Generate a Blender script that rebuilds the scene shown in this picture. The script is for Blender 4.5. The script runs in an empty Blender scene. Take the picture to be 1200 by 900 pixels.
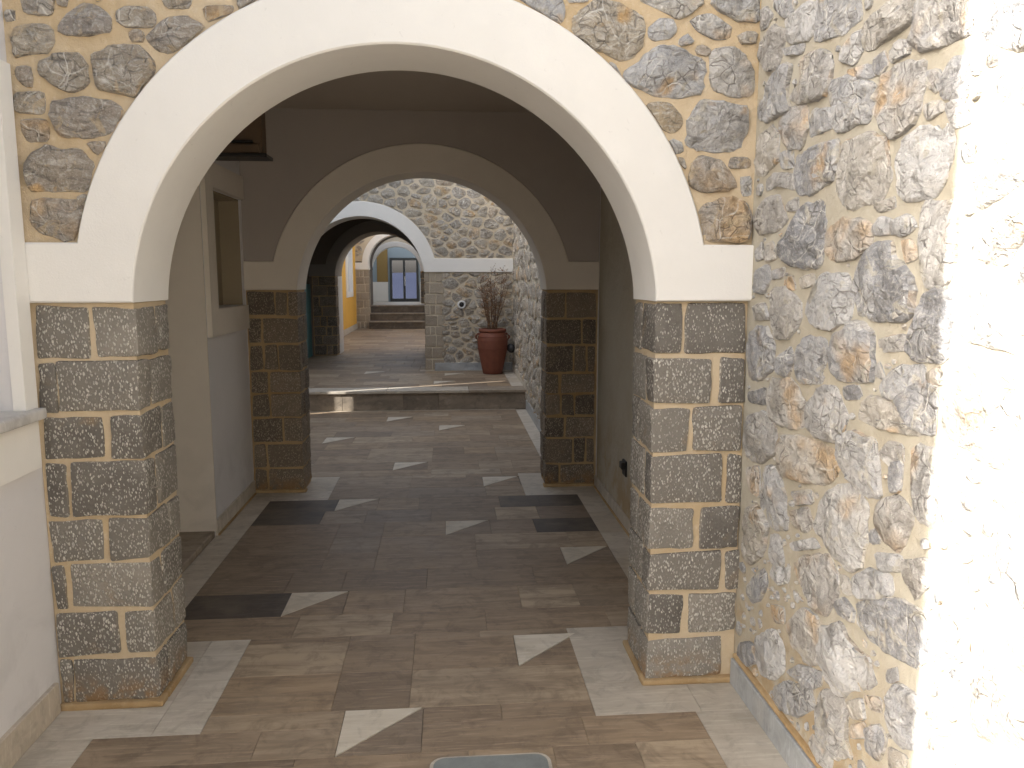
import bpy, bmesh, math, random
from mathutils import Vector, noise
rnd = random.Random(7)
S = bpy.context.scene
COL = S.collection
PI = math.pi
# ------------------------------------------------------------------ camera, sky, sun, exposure
cam_d = bpy.data.cameras.new('camera'); cam = bpy.data.objects.new('camera', cam_d); COL.objects.link(cam)
cam.location = (0, 0, 1.6); cam.rotation_euler = (PI/2 - 0.1343, 0, -0.0819)
cam_d.sensor_width = 36; cam_d.lens = 918/1200*36; cam_d.clip_start = 0.05; cam_d.clip_end = 5000
S.camera = cam
SUN_AZ = math.atan2(1.036, 2.61); SUN_EL = math.radians(26)
sd = Vector((math.cos(SUN_AZ)*math.cos(SUN_EL), math.sin(SUN_AZ)*math.cos(SUN_EL), -math.sin(SUN_EL)))
W = bpy.data.worlds.new('World'); S.world = W; W.use_nodes = True
nt = W.node_tree; bg = nt.nodes['Background']; sky = nt.nodes.new('ShaderNodeTexSky'); sky.sky_type = 'NISHITA'
sky.sun_disc = False; sky.sun_elevation = SUN_EL; sky.sun_rotation = math.atan2(-sd.x, -sd.y); sky.altitude = 20
sky.dust_density = 5.0; sky.ozone_density = 0.1; sky.air_density = 1.0
hz = nt.nodes.new('ShaderNodeHueSaturation'); hz.inputs['Saturation'].default_value = .5      # milky, hazy sky
nt.links.new(sky.outputs[0], hz.inputs['Color']); nt.links.new(hz.outputs[0], bg.inputs[0]); bg.inputs[1].default_value = 0.15
sun_d = bpy.data.lights.new('sun', 'SUN'); sun_d.energy = 3.3; sun_d.angle = math.radians(0.5); sun_d.color = (1, .965, .90)
sun = bpy.data.objects.new('sun', sun_d); COL.objects.link(sun); sun.rotation_euler = sd.to_track_quat('-Z', 'Y').to_euler(); sun.location = (-10, -6, 14)
S.view_settings.view_transform = 'Standard'; S.view_settings.look = 'None'; S.view_settings.gamma = 1
S.view_settings.use_curve_mapping = False; S.view_settings.exposure = 1.75
S.render.engine = 'CYCLES'
S.cycles.max_bounces = 8; S.cycles.diffuse_bounces = 5; S.cycles.glossy_bounces = 2

# ------------------------------------------------------------------ projection helpers (photo pixel -> point on a wall plane)
YAW, PIT, FPX = .0819, .1343, 918.
_f = Vector((math.sin(YAW)*math.cos(PIT), math.cos(YAW)*math.cos(PIT), -math.sin(PIT)))
_r = Vector((math.cos(YAW), -math.sin(YAW), 0)); _u = _r.cross(_f)
def ray(u, v): return _f + _r*((u-600)/FPX) + _u*((450-v)/FPX)
def on_y(u, v, y): r = ray(u, v); k = y/r.y; return (r.x*k, 1.6 + r.z*k)
def on_x(u, v, x): r = ray(u, v); k = x/r.x; return (r.y*k, 1.6 + r.z*k)

# ------------------------------------------------------------------ materials
class NT:
    def __init__(s, name):
        s.m = bpy.data.materials.new(name); s.m.use_nodes = True; s.t = s.m.node_tree; s.b = s.t.nodes['Principled BSDF']
    def n(s, typ, **kw):
        nd = s.t.nodes.new('ShaderNode'+typ)
        for k, v in kw.items():
            if k.startswith('i_'):
                key = k[2:]; key = int(key) if key.isdigit() else key.replace('_', ' ')
                s.set(nd.inputs[key], v)
            else: setattr(nd, k, v)
        return nd
    def set(s, inp, v):
        if isinstance(v, bpy.types.NodeSocket): s.t.links.new(v, inp)
        else: inp.default_value = v
    def math(s, op, a, b=0.0, c=None, clamp=False):
        nd = s.n('Math', operation=op, use_clamp=clamp); s.set(nd.inputs[0], a); s.set(nd.inputs[1], b)
        if c is not None: s.set(nd.inputs[2], c)
        return nd.outputs[0]
    def mix(s, f, a, b, mode='MIX'):
        nd = s.n('Mix', data_type='RGBA', blend_type=mode); s.set(nd.inputs[0], f)
        for i, v in ((6, a), (7, b)):
            s.set(nd.inputs[i], v if isinstance(v, bpy.types.NodeSocket) else (*v, 1))
        return nd.outputs[2]
    def ramp(s, f, stops, interp='LINEAR'):
        nd = s.n('ValToRGB'); s.set(nd.inputs[0], f); cr = nd.color_ramp; cr.interpolation = interp
        while len(cr.elements) < len(stops): cr.elements.new(0.5)
        for e, (p, c) in zip(cr.elements, stops):
            e.position = p; e.color = (*c, 1) if len(c) == 3 else c
        return nd.outputs[0]
    def step(s, f, lo, hi):
        nd = s.n('MapRange', interpolation_type='SMOOTHSTEP'); s.set(nd.inputs[0], f); s.set(nd.inputs[1], lo); s.set(nd.inputs[2], hi); return nd.outputs[0]
    def coords(s, scale=(1, 1, 1), shift=True):
        tc = s.n('TexCoord').outputs['Object']
        v = s.n('VectorMath', operation='MULTIPLY'); s.set(v.inputs[0], tc); v.inputs[1].default_value = scale; o = v.outputs[0]
        if shift:
            c = s.n('CombineXYZ'); r = s.rand()
            s.set(c.inputs[0], s.math('MULTIPLY', r, 91.)); s.set(c.inputs[1], s.math('MULTIPLY', r, 57.)); s.set(c.inputs[2], s.math('MULTIPLY', r, 133.))
            a = s.n('VectorMath', operation='ADD'); s.set(a.inputs[0], o); s.set(a.inputs[1], c.outputs[0]); o = a.outputs[0]
        return o
    def rand(s):
        if not hasattr(s, '_r'):
            s._r = s.math('FRACT', s.math('ADD', s.n('ObjectInfo').outputs['Random'], s.n('NewGeometry').outputs['Random Per Island']))
        return s._r
    def rand2(s, k): return s.math('FRACT', s.math('MULTIPLY', s.rand(), k))
    def noise(s, v, scale, detail=4, rough=.55, dist=0): return s.n('TexNoise', i_Vector=v, i_Scale=scale, i_Detail=detail, i_Roughness=rough, i_Distortion=dist).outputs[0]
    def vor(s, v, scale, feature='F1', out='Distance', rnd=1.): return s.n('TexVoronoi', feature=feature, i_Vector=v, i_Scale=scale, i_Randomness=rnd).outputs[out]
    def bump(s, h, dist, strength=1., normal=None):
        nd = s.n('Bump', i_Height=h, i_Distance=dist, i_Strength=strength)
        if normal is not None: s.set(nd.inputs['Normal'], normal)
        return nd.outputs[0]
    def done(s, color=None, rough=None, normal=None):
        if color is not None: s.set(s.b.inputs['Base Color'], color if isinstance(color, bpy.types.NodeSocket) else (*color, 1))
        if rough is not None: s.set(s.b.inputs['Roughness'], rough)
        if normal is not None: s.set(s.b.inputs['Normal'], normal)
        return s.m
M = {}
def plaster(name, col, var=.06, bumpd=.0012):
    t = NT(name); v = t.coords(shift=False)
    n1 = t.noise(v, 1.3, 5, .6); n2 = t.noise(v, 7, 4)
    c = t.mix(t.math('MULTIPLY', t.step(n1, .35, .75), .5), col, tuple(x*(1-var*2.0) for x in col))
    c = t.mix(t.math('MULTIPLY', t.step(n2, .45, .8), .35), c, tuple(min(1, x*(1+var)) for x in col))
    sp = t.n('SeparateXYZ'); t.set(sp.inputs[0], t.n('NewGeometry').outputs['Position'])
    gr = t.math('MULTIPLY', t.math('SUBTRACT', 1, t.step(sp.outputs[2], .1, .75)), t.step(t.noise(v, 5, 5, .65, .6), .42, .66))
    c = t.mix(t.math('MULTIPLY', gr, .28), c, tuple(x*.55 for x in col))
    sf = t.step(t.noise(v, 23, 3, .7, 1.5), .66, .72); c = t.mix(t.math('MULTIPLY', sf, .14), c, tuple(x*.5 for x in col))
    b = t.bump(t.noise(v, 3.5, 4), .006, .5); b = t.bump(t.noise(v, 160, 3, .6), bumpd, .5, b)
    M[name] = t.done(c, .85, b)
plaster('white_plaster', (.80, .785, .75))
plaster('cool_plaster', (.68, .67, .68))
plaster('beige_plaster', (.68, .63, .56))
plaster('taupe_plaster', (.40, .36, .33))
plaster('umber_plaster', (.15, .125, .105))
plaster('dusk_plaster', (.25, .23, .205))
plaster('yellow_plaster', (.78, .44, .075), .12)
plaster('blue_grey_plaster', (.30, .37, .42))
plaster('ochre_panel', (.30, .20, .07))
plaster('niche_plaster', (.32, .265, .185))
plaster('ceiling_plaster', (.46, .41, .36))
plaster('outer_plaster', (.78, .75, .69))
def stone_mat(name, base, warm, stain, dark=.5, smear=None):
    t = NT(name); v = t.coords(); r = t.rand(); r2 = t.rand2(7.31)
    body = t.ramp(r, base)
    wc = t.n('TexNoise', i_Vector=v, i_Scale=7., i_Detail=2.); sc = t.n('VectorMath', operation='SCALE'); t.set(sc.inputs[0], wc.outputs[1]); sc.inputs['Scale'].default_value = .10
    wv = t.n('VectorMath', operation='ADD'); t.set(wv.inputs[0], v); t.set(wv.inputs[1], sc.outputs[0]); wv = wv.outputs[0]
    n1 = t.noise(wv, 7, 5, .7); n2 = t.noise(wv, 34, 5, .75); n3 = t.noise(v, 130, 2, .7)
    c = t.mix(t.step(n1, .36, .66), t.mix(.25, body, (.22, .215, .215)), t.mix(.3, body, (.55, .54, .52)))
    c = t.mix(t.math('MULTIPLY', t.step(n2, .50, .66), .55), c, (.62, .60, .57))
    c = t.mix(t.math('MULTIPLY', t.math('SUBTRACT', 1, t.step(n2, .32, .43)), .5), c, tuple(x*dark for x in (.22, .21, .20)))
    c = t.mix(t.math('MULTIPLY', t.step(n3, .52, .7), .35), c, (.66, .65, .62))
    rot = t.n('CombineXYZ'); t.set(rot.inputs[0], t.math('MULTIPLY', r2, 6.3)); t.set(rot.inputs[1], t.math('MULTIPLY', r, 6.3)); t.set(rot.inputs[2], t.math('MULTIPLY', r2, 3.1))
    sm = t.n('Mapping', i_Vector=wv, i_Rotation=rot.outputs[0], i_Scale=(7., 14., 60.)); n4 = t.noise(sm.outputs[0], 1., 3, .65)
    c = t.mix(t.math('MULTIPLY', t.math('SUBTRACT', 1, t.step(n4, .33, .44)), .5), c, tuple(x*dark for x in (.15, .14, .13)))
    c = t.mix(t.math('MULTIPLY', t.step(n4, .56, .68), .35), c, (.68, .66, .62))
    st = t.math('MULTIPLY', t.step(wc.outputs[0], t.math('SUBTRACT', .68, t.math('MULTIPLY', t.math('POWER', r2, 2.5), warm)), .76), .7)
    c = t.mix(st, c, t.mix(t.step(n2, .4, .6), stain, tuple(x*1.5 for x in stain)))
    ck = t.math('MULTIPLY', t.math('SUBTRACT', 1, t.step(t.vor(wv, 21., 'DISTANCE_TO_EDGE'), .01, .075)), t.step(n1, .47, .60))
    c = t.mix(t.math('MULTIPLY', ck, .55), c, tuple(x*dark for x in (.13, .115, .10)))  # crack lines: crevice dirt, with crease shade put into the colour
    e = t.vor(wv, 8.5, 'DISTANCE_TO_EDGE')
    vm = t.math('MULTIPLY', t.math('SUBTRACT', 1, t.step(e, .005, .03)), t.step(n1, .44, .62))
    c = t.mix(t.math('MULTIPLY', vm, .75), c, (.74, .72, .67))
    if smear:      # mortar left on the faces
        sr = t.math('MULTIPLY', t.step(t.noise(v, 11, 5, .7, .8), .56, .63), .75); c = t.mix(sr, c, smear)
    h = t.math('ADD', t.math('MULTIPLY', n1, .03), t.math('MULTIPLY', n2, .022)); 
    for fs, fa in ((10., .8), (27., .75), (70., .5)):
        vn = t.n('TexVoronoi', i_Vector=wv if fs < 60 else v, i_Scale=fs); sb = t.n('VectorMath', operation='SUBTRACT'); t.set(sb.inputs[0], wv if fs < 60 else v); t.set(sb.inputs[1], vn.outputs['Position'])
        cc = t.n('VectorMath', operation='SUBTRACT'); t.set(cc.inputs[0], vn.outputs['Color']); cc.inputs[1].default_value = (.5, .5, .5)
        dt = t.n('VectorMath', operation='DOT_PRODUCT'); t.set(dt.inputs[0], cc.outputs[0]); t.set(dt.inputs[1], sb.outputs[0])
        h = t.math('ADD', h, t.math('MULTIPLY', dt.outputs['Value'], fa))
    h = t.math('ADD', h, 0.); h = t.math('ADD', h, t.math('MULTIPLY', n3, .004)); h = t.math('ADD', h, t.math('MULTIPLY', n4, .008)); h = t.math('SUBTRACT', h, t.math('MULTIPLY', ck, .006))
    M[name] = t.done(c, t.math('ADD', .55, t.math('MULTIPLY', n2, .35)), t.bump(h, 1., .85))
greys = [(0, (.17, .175, .19)), (.12, (.30, .305, .32)), (.3, (.40, .40, .405)), (.42, (.32, .30, .275)), (.6, (.46, .46, .46)), (.75, (.40, .36, .30)), (.88, (.33, .335, .35)), (1, (.50, .45, .37))]
warmg = [(0, (.23, .205, .20)), (.18, (.42, .39, .35)), (.34, (.27, .245, .235)), (.5, (.50, .45, .36)), (.66, (.30, .265, .22)), (.82, (.37, .34, .32)), (1, (.40, .33, .22))]
stone_mat('grey_rubble', [(p, tuple(x*1.3 for x in c)) for p, c in greys], .30, (.46, .30, .14), 1., (.50, .47, .40))
stone_mat('brown_rubble', [(p, (c[0]*1.02, c[1]*.96, c[2]*.86)) for p, c in warmg], .42, (.44, .27, .10), .55, (.50, .40, .27))
stone_mat('far_rubble', [(0, (.34, .29, .23)), (.3, (.46, .40, .31)), (.55, (.40, .355, .30)), (.8, (.54, .46, .34)), (1, (.46, .36, .25))], .38, (.46, .29, .12), 1.)
def block_mat(name, body, fleck, thr):
    t = NT(name); v = t.coords(); r = t.rand()
    n1 = t.noise(v, 7, 5, .6)
    c = t.mix(t.step(r, 0, 1), body[0], body[1]); c = t.mix(t.math('MULTIPLY', t.step(n1, .35, .7), .8), c, body[2])
    # bush-hammer pecks: short pale chips, each leaning its own way
    nz = t.n('TexNoise', i_Vector=v, i_Scale=30., i_Detail=2.); sc = t.n('VectorMath', operation='SCALE'); t.set(sc.inputs[0], nz.outputs[1]); sc.inputs['Scale'].default_value = .018
    ad = t.n('VectorMath', operation='ADD'); t.set(ad.inputs[0], v); t.set(ad.inputs[1], sc.outputs[0])
    mp = t.n('Mapping', i_Vector=ad.outputs[0], i_Rotation=(.25, .35, .2), i_Scale=(1.5, 1.3, .78))
    f1 = t.n('TexVoronoi', i_Vector=mp.outputs[0], i_Scale=88., i_Randomness=1.)
    sx = t.n('SeparateColor'); t.set(sx.inputs[0], f1.outputs['Color'])
    lim = t.math('ADD', t.math('MULTIPLY_ADD', sx.outputs[0], .26, thr), t.math('MULTIPLY', t.math('SUBTRACT', t.rand2(5.7), .5), .12))
    pk = t.math('SUBTRACT', 1, t.step(f1.outputs['Distance'], t.math('SUBTRACT', lim, .20), lim))
    pk = t.math('MULTIPLY', pk, t.step(t.noise(v, 11, 3), .25, .45))
    c = t.mix(t.math('MULTIPLY', pk, t.math('MULTIPLY_ADD', sx.outputs[1], .5, .5)), c, fleck)
    st = t.step(t.noise(v, 4, 4, .6, .8), .60, .76)
    c = t.mix(t.math('MULTIPLY', st, .5), c, (.33, .22, .11))
    pz = t.n('SeparateXYZ'); t.set(pz.inputs[0], t.n('NewGeometry').outputs['Position'])
    dirt = t.math('MULTIPLY', t.math('SUBTRACT', 1, t.step(pz.outputs[2], .02, .16)), t.step(t.noise(v, 13, 4, .65), .42, .60))
    c = t.mix(t.math('MULTIPLY', dirt, .75), c, (.30, .17, .065))
    b = t.bump(t.math('ADD', t.math('MULTIPLY', t.noise(v, 38, 4, .7), .010), t.math('MULTIPLY', pk, .004)), 1., .8)
    M[name] = t.done(c, .8, b)
block_mat('pecked_block', [(.13, .118, .103), (.29, .265, .228), (.20, .185, .162)], (.66, .63, .57), .30)
block_mat('dark_block', [(.105, .084, .064), (.26, .205, .15), (.165, .135, .102)], (.50, .43, .34), .29)
block_mat('far_block', [(.27, .225, .17), (.42, .36, .28), (.34, .29, .23)], (.52, .47, .38), .2)
def mortar(name, a, b_, c_, low=None):
    t = NT(name); v = t.coords(shift=False)
    n1 = t.noise(v, 2.2, 5, .6); n2 = t.noise(v, 30, 5, .7)
    c = t.mix(t.step(n1, .35, .68), a, b_); c = t.mix(t.math('MULTIPLY', t.step(n2, .5, .75), .6), c, c_)
    if low:
        pz = t.n('SeparateXYZ'); t.set(pz.inputs[0], t.n('NewGeometry').outputs['Position'])
        dp = t.math('MULTIPLY', t.math('SUBTRACT', 1, t.step(pz.outputs[2], .1, .75)), t.step(t.noise(v, 4, 5, .65), .40, .60)); c = t.mix(t.math('MULTIPLY', dp, .8), c, low)
    b = t.bump(t.noise(v, 14, 5, .6), .02, .6); b = t.bump(t.noise(v, 220, 3, .7), .003, .8, b)
    M[name] = t.done(c, .92, b)
mortar('tan_mortar', (.60, .49, .34), (.52, .395, .24), (.66, .57, .43))
mortar('cream_mortar', (.47, .44, .365), (.43, .385, .30), (.52, .49, .43), (.38, .27, .14))
mortar('ochre_mortar', (.46, .33, .18), (.34, .22, .10), (.52, .40, .24))
mortar('pale_mortar', (.60, .525, .41), (.52, .44, .32), (.66, .60, .49))
mortar('grout', (.24, .20, .16), (.19, .16, .125), (.28, .24, .2))
mortar('earth', (.26, .235, .20), (.22, .20, .165), (.30, .27, .23))
def tile_mat(name, stops, streak, grain, rough=.44):
    t = NT(name); r = t.rand(); v = t.coords(); g = t.coords((1.6, 11, 4)); g2 = t.coords((5, 60, 10))
    c = t.ramp(r, stops)
    n1 = t.noise(g, 1.5, 5, .62, .7); n2 = t.noise(g2, 1.4, 4, .6, .3); n3 = t.noise(v, 3.5, 4, .6)
    c = t.mix(t.math('MULTIPLY', t.step(n1, .38, .64), .55), c, streak)
    c = t.mix(t.math('MULTIPLY', t.step(n2, .5, .72), grain), c, tuple(min(1, x*2.6+.05) for x in streak))
    n5 = t.noise(v, 9, 6, .7, .8); c = t.mix(t.math('MULTIPLY', t.step(n5, .46, .66), .42), c, tuple(x*.62 for x in streak)); c = t.mix(t.math('MULTIPLY', t.step(n3, .45, .75), .30), c, (.30, .245, .185))
    dust = t.step(t.noise(v, 55, 4, .7), .63, .73)
    c = t.mix(t.math('MULTIPLY', dust, .22), c, (.5, .45, .38))
    b = t.bump(n2, .0012, .5); b = t.bump(t.noise(v, 5, 3), .004, .25, b)
    M[name] = t.done(c, t.math('ADD', rough, t.math('MULTIPLY', n3, .22)), b)
tile_mat('brown_marble', [(0, (.17, .122, .083)), (.12, (.36, .27, .18)), (.3, (.235, .175, .12)), (.45, (.47, .37, .255)), (.58, (.28, .21, .148)), (.72, (.41, .30, .188)), (.86, (.21, .162, .122)), (1, (.43, .345, .248))], (.165, .12, .082), .5)
tile_mat('dark_marble', [(0, (.085, .066, .05)), (1, (.12, .095, .072))], (.055, .044, .036), .3)
tile_mat('pale_marble', [(0, (.50, .44, .36)), (.5, (.58, .53, .46)), (1, (.48, .41, .32))], (.43, .38, .31), .20)
tile_mat('white_inlay', [(0, (.64, .57, .46)), (1, (.70, .64, .54))], (.54, .47, .37), .15)
tile_mat('step_marble', [(0, (.22, .18, .14)), (.5, (.36, .30, .23)), (1, (.28, .245, .20))], (.14, .115, .09), .5)
tile_mat('blue_marble', [(0, (.36, .375, .385)), (1, (.44, .445, .44))], (.28, .295, .305), .2)
tile_mat('grey_marble', [(0, (.56, .55, .53)), (1, (.62, .61, .59))], (.44, .43, .42), .2)
def simple(name, col, rough=.6, bumps=None, metal=0, spec=None):
    t = NT(name); v = t.coords(shift=False); n = t.noise(v, 12, 5, .6)
    c = t.mix(t.math('MULTIPLY', t.step(n, .35, .7), .6), col, tuple(x*.72 for x in col))
    t.b.inputs['Metallic'].default_value = metal
    nb = t.bump(t.noise(v, bumps[0], 4), bumps[1], .7) if bumps else None
    M[name] = t.done(c, rough, nb)
simple('terracotta', (.185, .058, .032), .62, (60, .004))
simple('terracotta_dark', (.17, .05, .028), .7, (60, .004))
simple('soil', (.05, .035, .025), .95, (50, .02))
simple('twig', (.17, .10, .06), .85)
simple('dry_leaf', (.30, .17, .085), .8)
simple('old_wood', (.13, .085, .05), .7, (40, .004))
simple('black_metal', (.018, .017, .017), .45)
simple('dark_frame', (.055, .06, .06), .5)
simple('teal_paint', (.07, .24, .28), .45)
simple('white_metal', (.75, .75, .74), .4)
simple('manhole_steel', (.30, .32, .31), .42, (180, .002), .35)
simple('hill_scrub', (.04, .048, .075), .95); M['hill_scrub'].node_tree.nodes['Principled BSDF'].inputs['Specular IOR Level'].default_value = 0
t = NT('window_glass'); t.b.inputs['Transmission Weight'].default_value = 1; t.b.inputs['IOR'].default_value = 1.05
M['window_glass'] = t.done((.97, .94, .98), .02)
t = NT('lamp_glass'); M['lamp_glass'] = t.done((.7, .7, .68), .15)

# ------------------------------------------------------------------ object helpers
WL = {}
def _link(o, loc, parent):
    COL.objects.link(o); WL[o.name] = Vector(loc)
    if parent is not None:
        o.parent = parent; o.location = Vector(loc) - WL[parent.name]
    else: o.location = loc
    return o
def tag(o, label=None, cat=None, group=None, kind=None):
    if cat and not kind: kind = 'thing'
    for k, v in (('label', label), ('category', cat), ('group', group), ('kind', kind)):
        if v: o[k] = v
    return o
def empty(name, loc, label, cat, group=None):
    o = bpy.data.objects.new(name, None); o.empty_display_size = .2
    return tag(_link(o, loc, None), label, cat, group)
def obj(name, vs, fs, mat, parent=None, loc=None, smooth=False):
    vs = [Vector(v) for v in vs]
    if loc is None:
        lo = Vector((min(v.x for v in vs), min(v.y for v in vs), min(v.z for v in vs))); hi = Vector((max(v.x for v in vs), max(v.y for v in vs), max(v.z for v in vs)))
        loc = (lo+hi)/2; loc.z = lo.z if parent is None else loc.z
    loc = Vector(loc)
    me = bpy.data.meshes.new(name); me.from_pydata([v-loc for v in vs], [], fs)
    bm = bmesh.new(); bm.from_mesh(me); bmesh.ops.recalc_face_normals(bm, faces=bm.faces); bm.to_mesh(me); bm.free()
    if smooth:
        me.polygons.foreach_set('use_smooth', [True]*len(me.polygons))
        if name.startswith(('stone', 'block')): me.set_sharp_from_angle(angle=math.radians(24))
    me.materials.append(M[mat] if isinstance(mat, str) else mat)
    return _link(bpy.data.objects.new(name, me), loc, parent)
class MB:
    def __init__(s): s.v = []; s.f = []
    def add(s, vs, fs):
        k = len(s.v); s.v += [tuple(v) for v in vs]; s.f += [tuple(i+k for i in f) for f in fs]; return s
    def box(s, x0, x1, y0, y1, z0, z1): return s.add(*boxg(x0, x1, y0, y1, z0, z1))
    def build(s, name, mat, parent=None, smooth=False, loc=None): return obj(name, s.v, s.f, mat, parent, loc, smooth)
def boxg(x0, x1, y0, y1, z0, z1):
    v = [(x, y, z) for z in (z0, z1) for y in (y0, y1) for x in (x0, x1)]
    return v, [(0, 2, 3, 1), (4, 5, 7, 6), (0, 1, 5, 4), (2, 6, 7, 3), (0, 4, 6, 2), (1, 3, 7, 5)]
def box(name, x0, x1, y0, y1, z0, z1, mat, parent=None): return obj(name, *boxg(x0, x1, y0, y1, z0, z1), mat, parent)
def bevg(x0, x1, y0, y1, z0, z1, bev=.006, jit=0., r=rnd, seg=1):
    bm = bmesh.new(); vs, fs = boxg(x0, x1, y0, y1, z0, z1)
    bv = [bm.verts.new(Vector(v)+Vector((r.uniform(-jit, jit), r.uniform(-jit, jit), r.uniform(-jit, jit)))) for v in vs]
    for f in fs: bm.faces.new([bv[i] for i in f])
    bmesh.ops.bevel(bm, geom=bm.edges[:]+bm.verts[:], offset=bev, segments=seg, profile=.6, affect='EDGES')
    bm.verts.index_update()
    o = [v.co.copy() for v in bm.verts], [tuple(v.index for v in f.verts) for f in bm.faces]; bm.free(); return o
def blockg(x0, x1, y0, y1, z0, z1, bev=.012, jit=.007, r=rnd, amp=.0055, cell=.045):
    """a hand-dressed block: uneven corners, worn arrises, wavering edges"""
    bm = bmesh.new(); vs, fs = boxg(x0, x1, y0, y1, z0, z1)
    bv = [bm.verts.new(Vector(v)+Vector((r.uniform(-jit, jit), r.uniform(-jit, jit)*.4, r.uniform(-jit, jit)))) for v in vs]
    for f in fs: bm.faces.new([bv[i] for i in f])
    bmesh.ops.bevel(bm, geom=bm.edges[:]+bm.verts[:], offset=bev, segments=2, profile=.55, affect='EDGES')
    for _ in range(2):
        es = [e for e in bm.edges if e.calc_length() > cell*1.35]
        if es: bmesh.ops.subdivide_edges(bm, edges=es, cuts=1, use_grid_fill=True)
    s0 = r.uniform(0, 300)
    for v in bm.verts:
        q = v.co*17+Vector((s0, 0, s0)); n = noise.noise_vector(q)*amp+noise.noise_vector(q*3.1)*amp*.5
        v.co += Vector((n.x, n.y*.5, n.z))
    bmesh.ops.triangulate(bm, faces=[f for f in bm.faces if len(f.verts) > 4])
    bm.verts.index_update()
    o = [v.co.copy() for v in bm.verts], [tuple(v.index for v in f.verts) for f in bm.faces]; bm.free(); return o
def bbox(name, x0, x1, y0, y1, z0, z1, mat, parent=None, bev=.006, jit=0., seg=1): return obj(name, *bevg(x0, x1, y0, y1, z0, z1, bev, jit, seg=seg), mat, parent)
def extrude_y(prof, y0, y1):            # closed (x, z) outline pushed along y
    n = len(prof); v = [(x, y0, z) for x, z in prof] + [(x, y1, z) for x, z in prof]
    return v, [tuple(range(n)), tuple(range(2*n-1, n-1, -1))] + [(i, (i+1) % n, n+(i+1) % n, n+i) for i in range(n)]
def lathe(prof, c, n=32):
    v = []; f = []
    for r, z in prof:
        for i in range(n): a = 2*PI*i/n; v.append((c[0]+r*math.cos(a), c[1]+r*math.sin(a), c[2]+z))
    for k in range(len(prof)-1):
        for i in range(n): j = (i+1) % n; f.append((k*n+i, k*n+j, (k+1)*n+j, (k+1)*n+i))
    f.append(tuple(range(n))); f.append(tuple(range((len(prof)-1)*n, len(prof)*n)))
    return v, f
def tubeg(pts, rads, n=6):
    v = []; f = []
    for k, p in enumerate(pts):
        p = Vector(p); d = (Vector(pts[min(k+1, len(pts)-1)])-Vector(pts[max(k-1, 0)])).normalized()
        a = d.orthogonal().normalized(); b = d.cross(a)
        for i in range(n): t_ = 2*PI*i/n; v.append(p+(a*math.cos(t_)+b*math.sin(t_))*rads[k])
    for k in range(len(pts)-1):
        for i in range(n): j = (i+1) % n; f.append((k*n+i, k*n+j, (k+1)*n+j, (k+1)*n+i))
    f.append(tuple(range(n))); f.append(tuple(range((len(pts)-1)*n, len(pts)*n)))
    return v, f

# ---- stones
def area(p): return .5*sum(p[i][0]*p[(i+1) % len(p)][1]-p[(i+1) % len(p)][0]*p[i][1] for i in range(len(p)))
def chaikin(p):
    o = []
    for i in range(len(p)):
        a, b = p[i], p[(i+1) % len(p)]
        o += [(a[0]*.88+b[0]*.12, a[1]*.88+b[1]*.12), (a[0]*.12+b[0]*.88, a[1]*.12+b[1]*.88)]
    return o
def resample(p, n):
    L = [0]
    for i in range(len(p)): a, b = p[i], p[(i+1) % len(p)]; L.append(L[-1]+math.hypot(b[0]-a[0], b[1]-a[1]))
    o = []; k = 0
    for i in range(n):
        t_ = L[-1]*i/n
        while L[k+1] < t_: k += 1
        a, b = p[k], p[(k+1) % len(p)]; s = (t_-L[k])/max(1e-9, L[k+1]-L[k]); o.append((a[0]+(b[0]-a[0])*s, a[1]+(b[1]-a[1])*s))
    return o, L[-1]
def stone_geo(poly, H, r, step=.017, nmax=48, nmin=9, rings=((1., -.5), (.992, .30), (.96, .70), (.88, .93), (.74, 1.), (.56, 1.), (.36, 1.), (.17, 1.02))):
    if area(poly) < 0: poly = poly[::-1]
    p = chaikin(poly)
    _, per = resample(p, 8); n = max(nmin, min(nmax, int(per/step))); p, per = resample(p, n)
    cx = sum(a for a, _ in p)/n; cy = sum(b for _, b in p)/n; sz = math.sqrt(abs(area(p)))
    s0 = r.uniform(0, 500); o = []
    for a, b in p:
        q = noise.noise(Vector((a*22+s0, b*22, s0)))*.09 + noise.noise(Vector((a*60, b*60+s0, 1)))*.06
        o.append((cx+(a-cx)*(1+q*min(1, .12/sz+.35)), cy+(b-cy)*(1+q*min(1, .12/sz+.35))))
    # a few tilted cleft planes make the face; the lowest wins
    pl = [(r.gauss(0, .36), r.gauss(0, .36), r.uniform(.75, 1.25)) for _ in range(6)]
    def hh(a, b):
        u, w = (a-cx)/sz, (b-cy)/sz
        h = min(c+(k*u+m*w)*1.9 for k, m, c in pl)
        return max(.25, h) + .34*noise.noise(Vector((a*10+s0, b*10, 0))) + .34*noise.noise(Vector((a*27, b*27+s0, 3))) + .22*noise.noise(Vector((a*60, b*60+s0, 7)))
    v = []; f = []
    for s, k in rings:
        for a, b in o:
            x, y = cx+(a-cx)*s, cy+(b-cy)*s
            v.append((x, y, H*k if k < 0 else H*k*hh(x, y)))
    v.append((cx, cy, H*hh(cx, cy)*1.02)); m = len(rings)
    for q in range(m-1):
        for i in range(n): j = (i+1) % n; f.append((q*n+i, q*n+j, (q+1)*n+j, (q+1)*n+i))
    for i in range(n): f.append(((m-1)*n+i, (m-1)*n+(i+1) % n, m*n))
    return v, f
def to_front(y0):  return lambda v: (v[0], y0-v[2], v[1])       # (u, v, h) -> wall facing -y
def to_right(x0):  return lambda v: (x0-v[2], v[0], v[1])       # (u=y, v=z, h) -> wall facing -x
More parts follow.
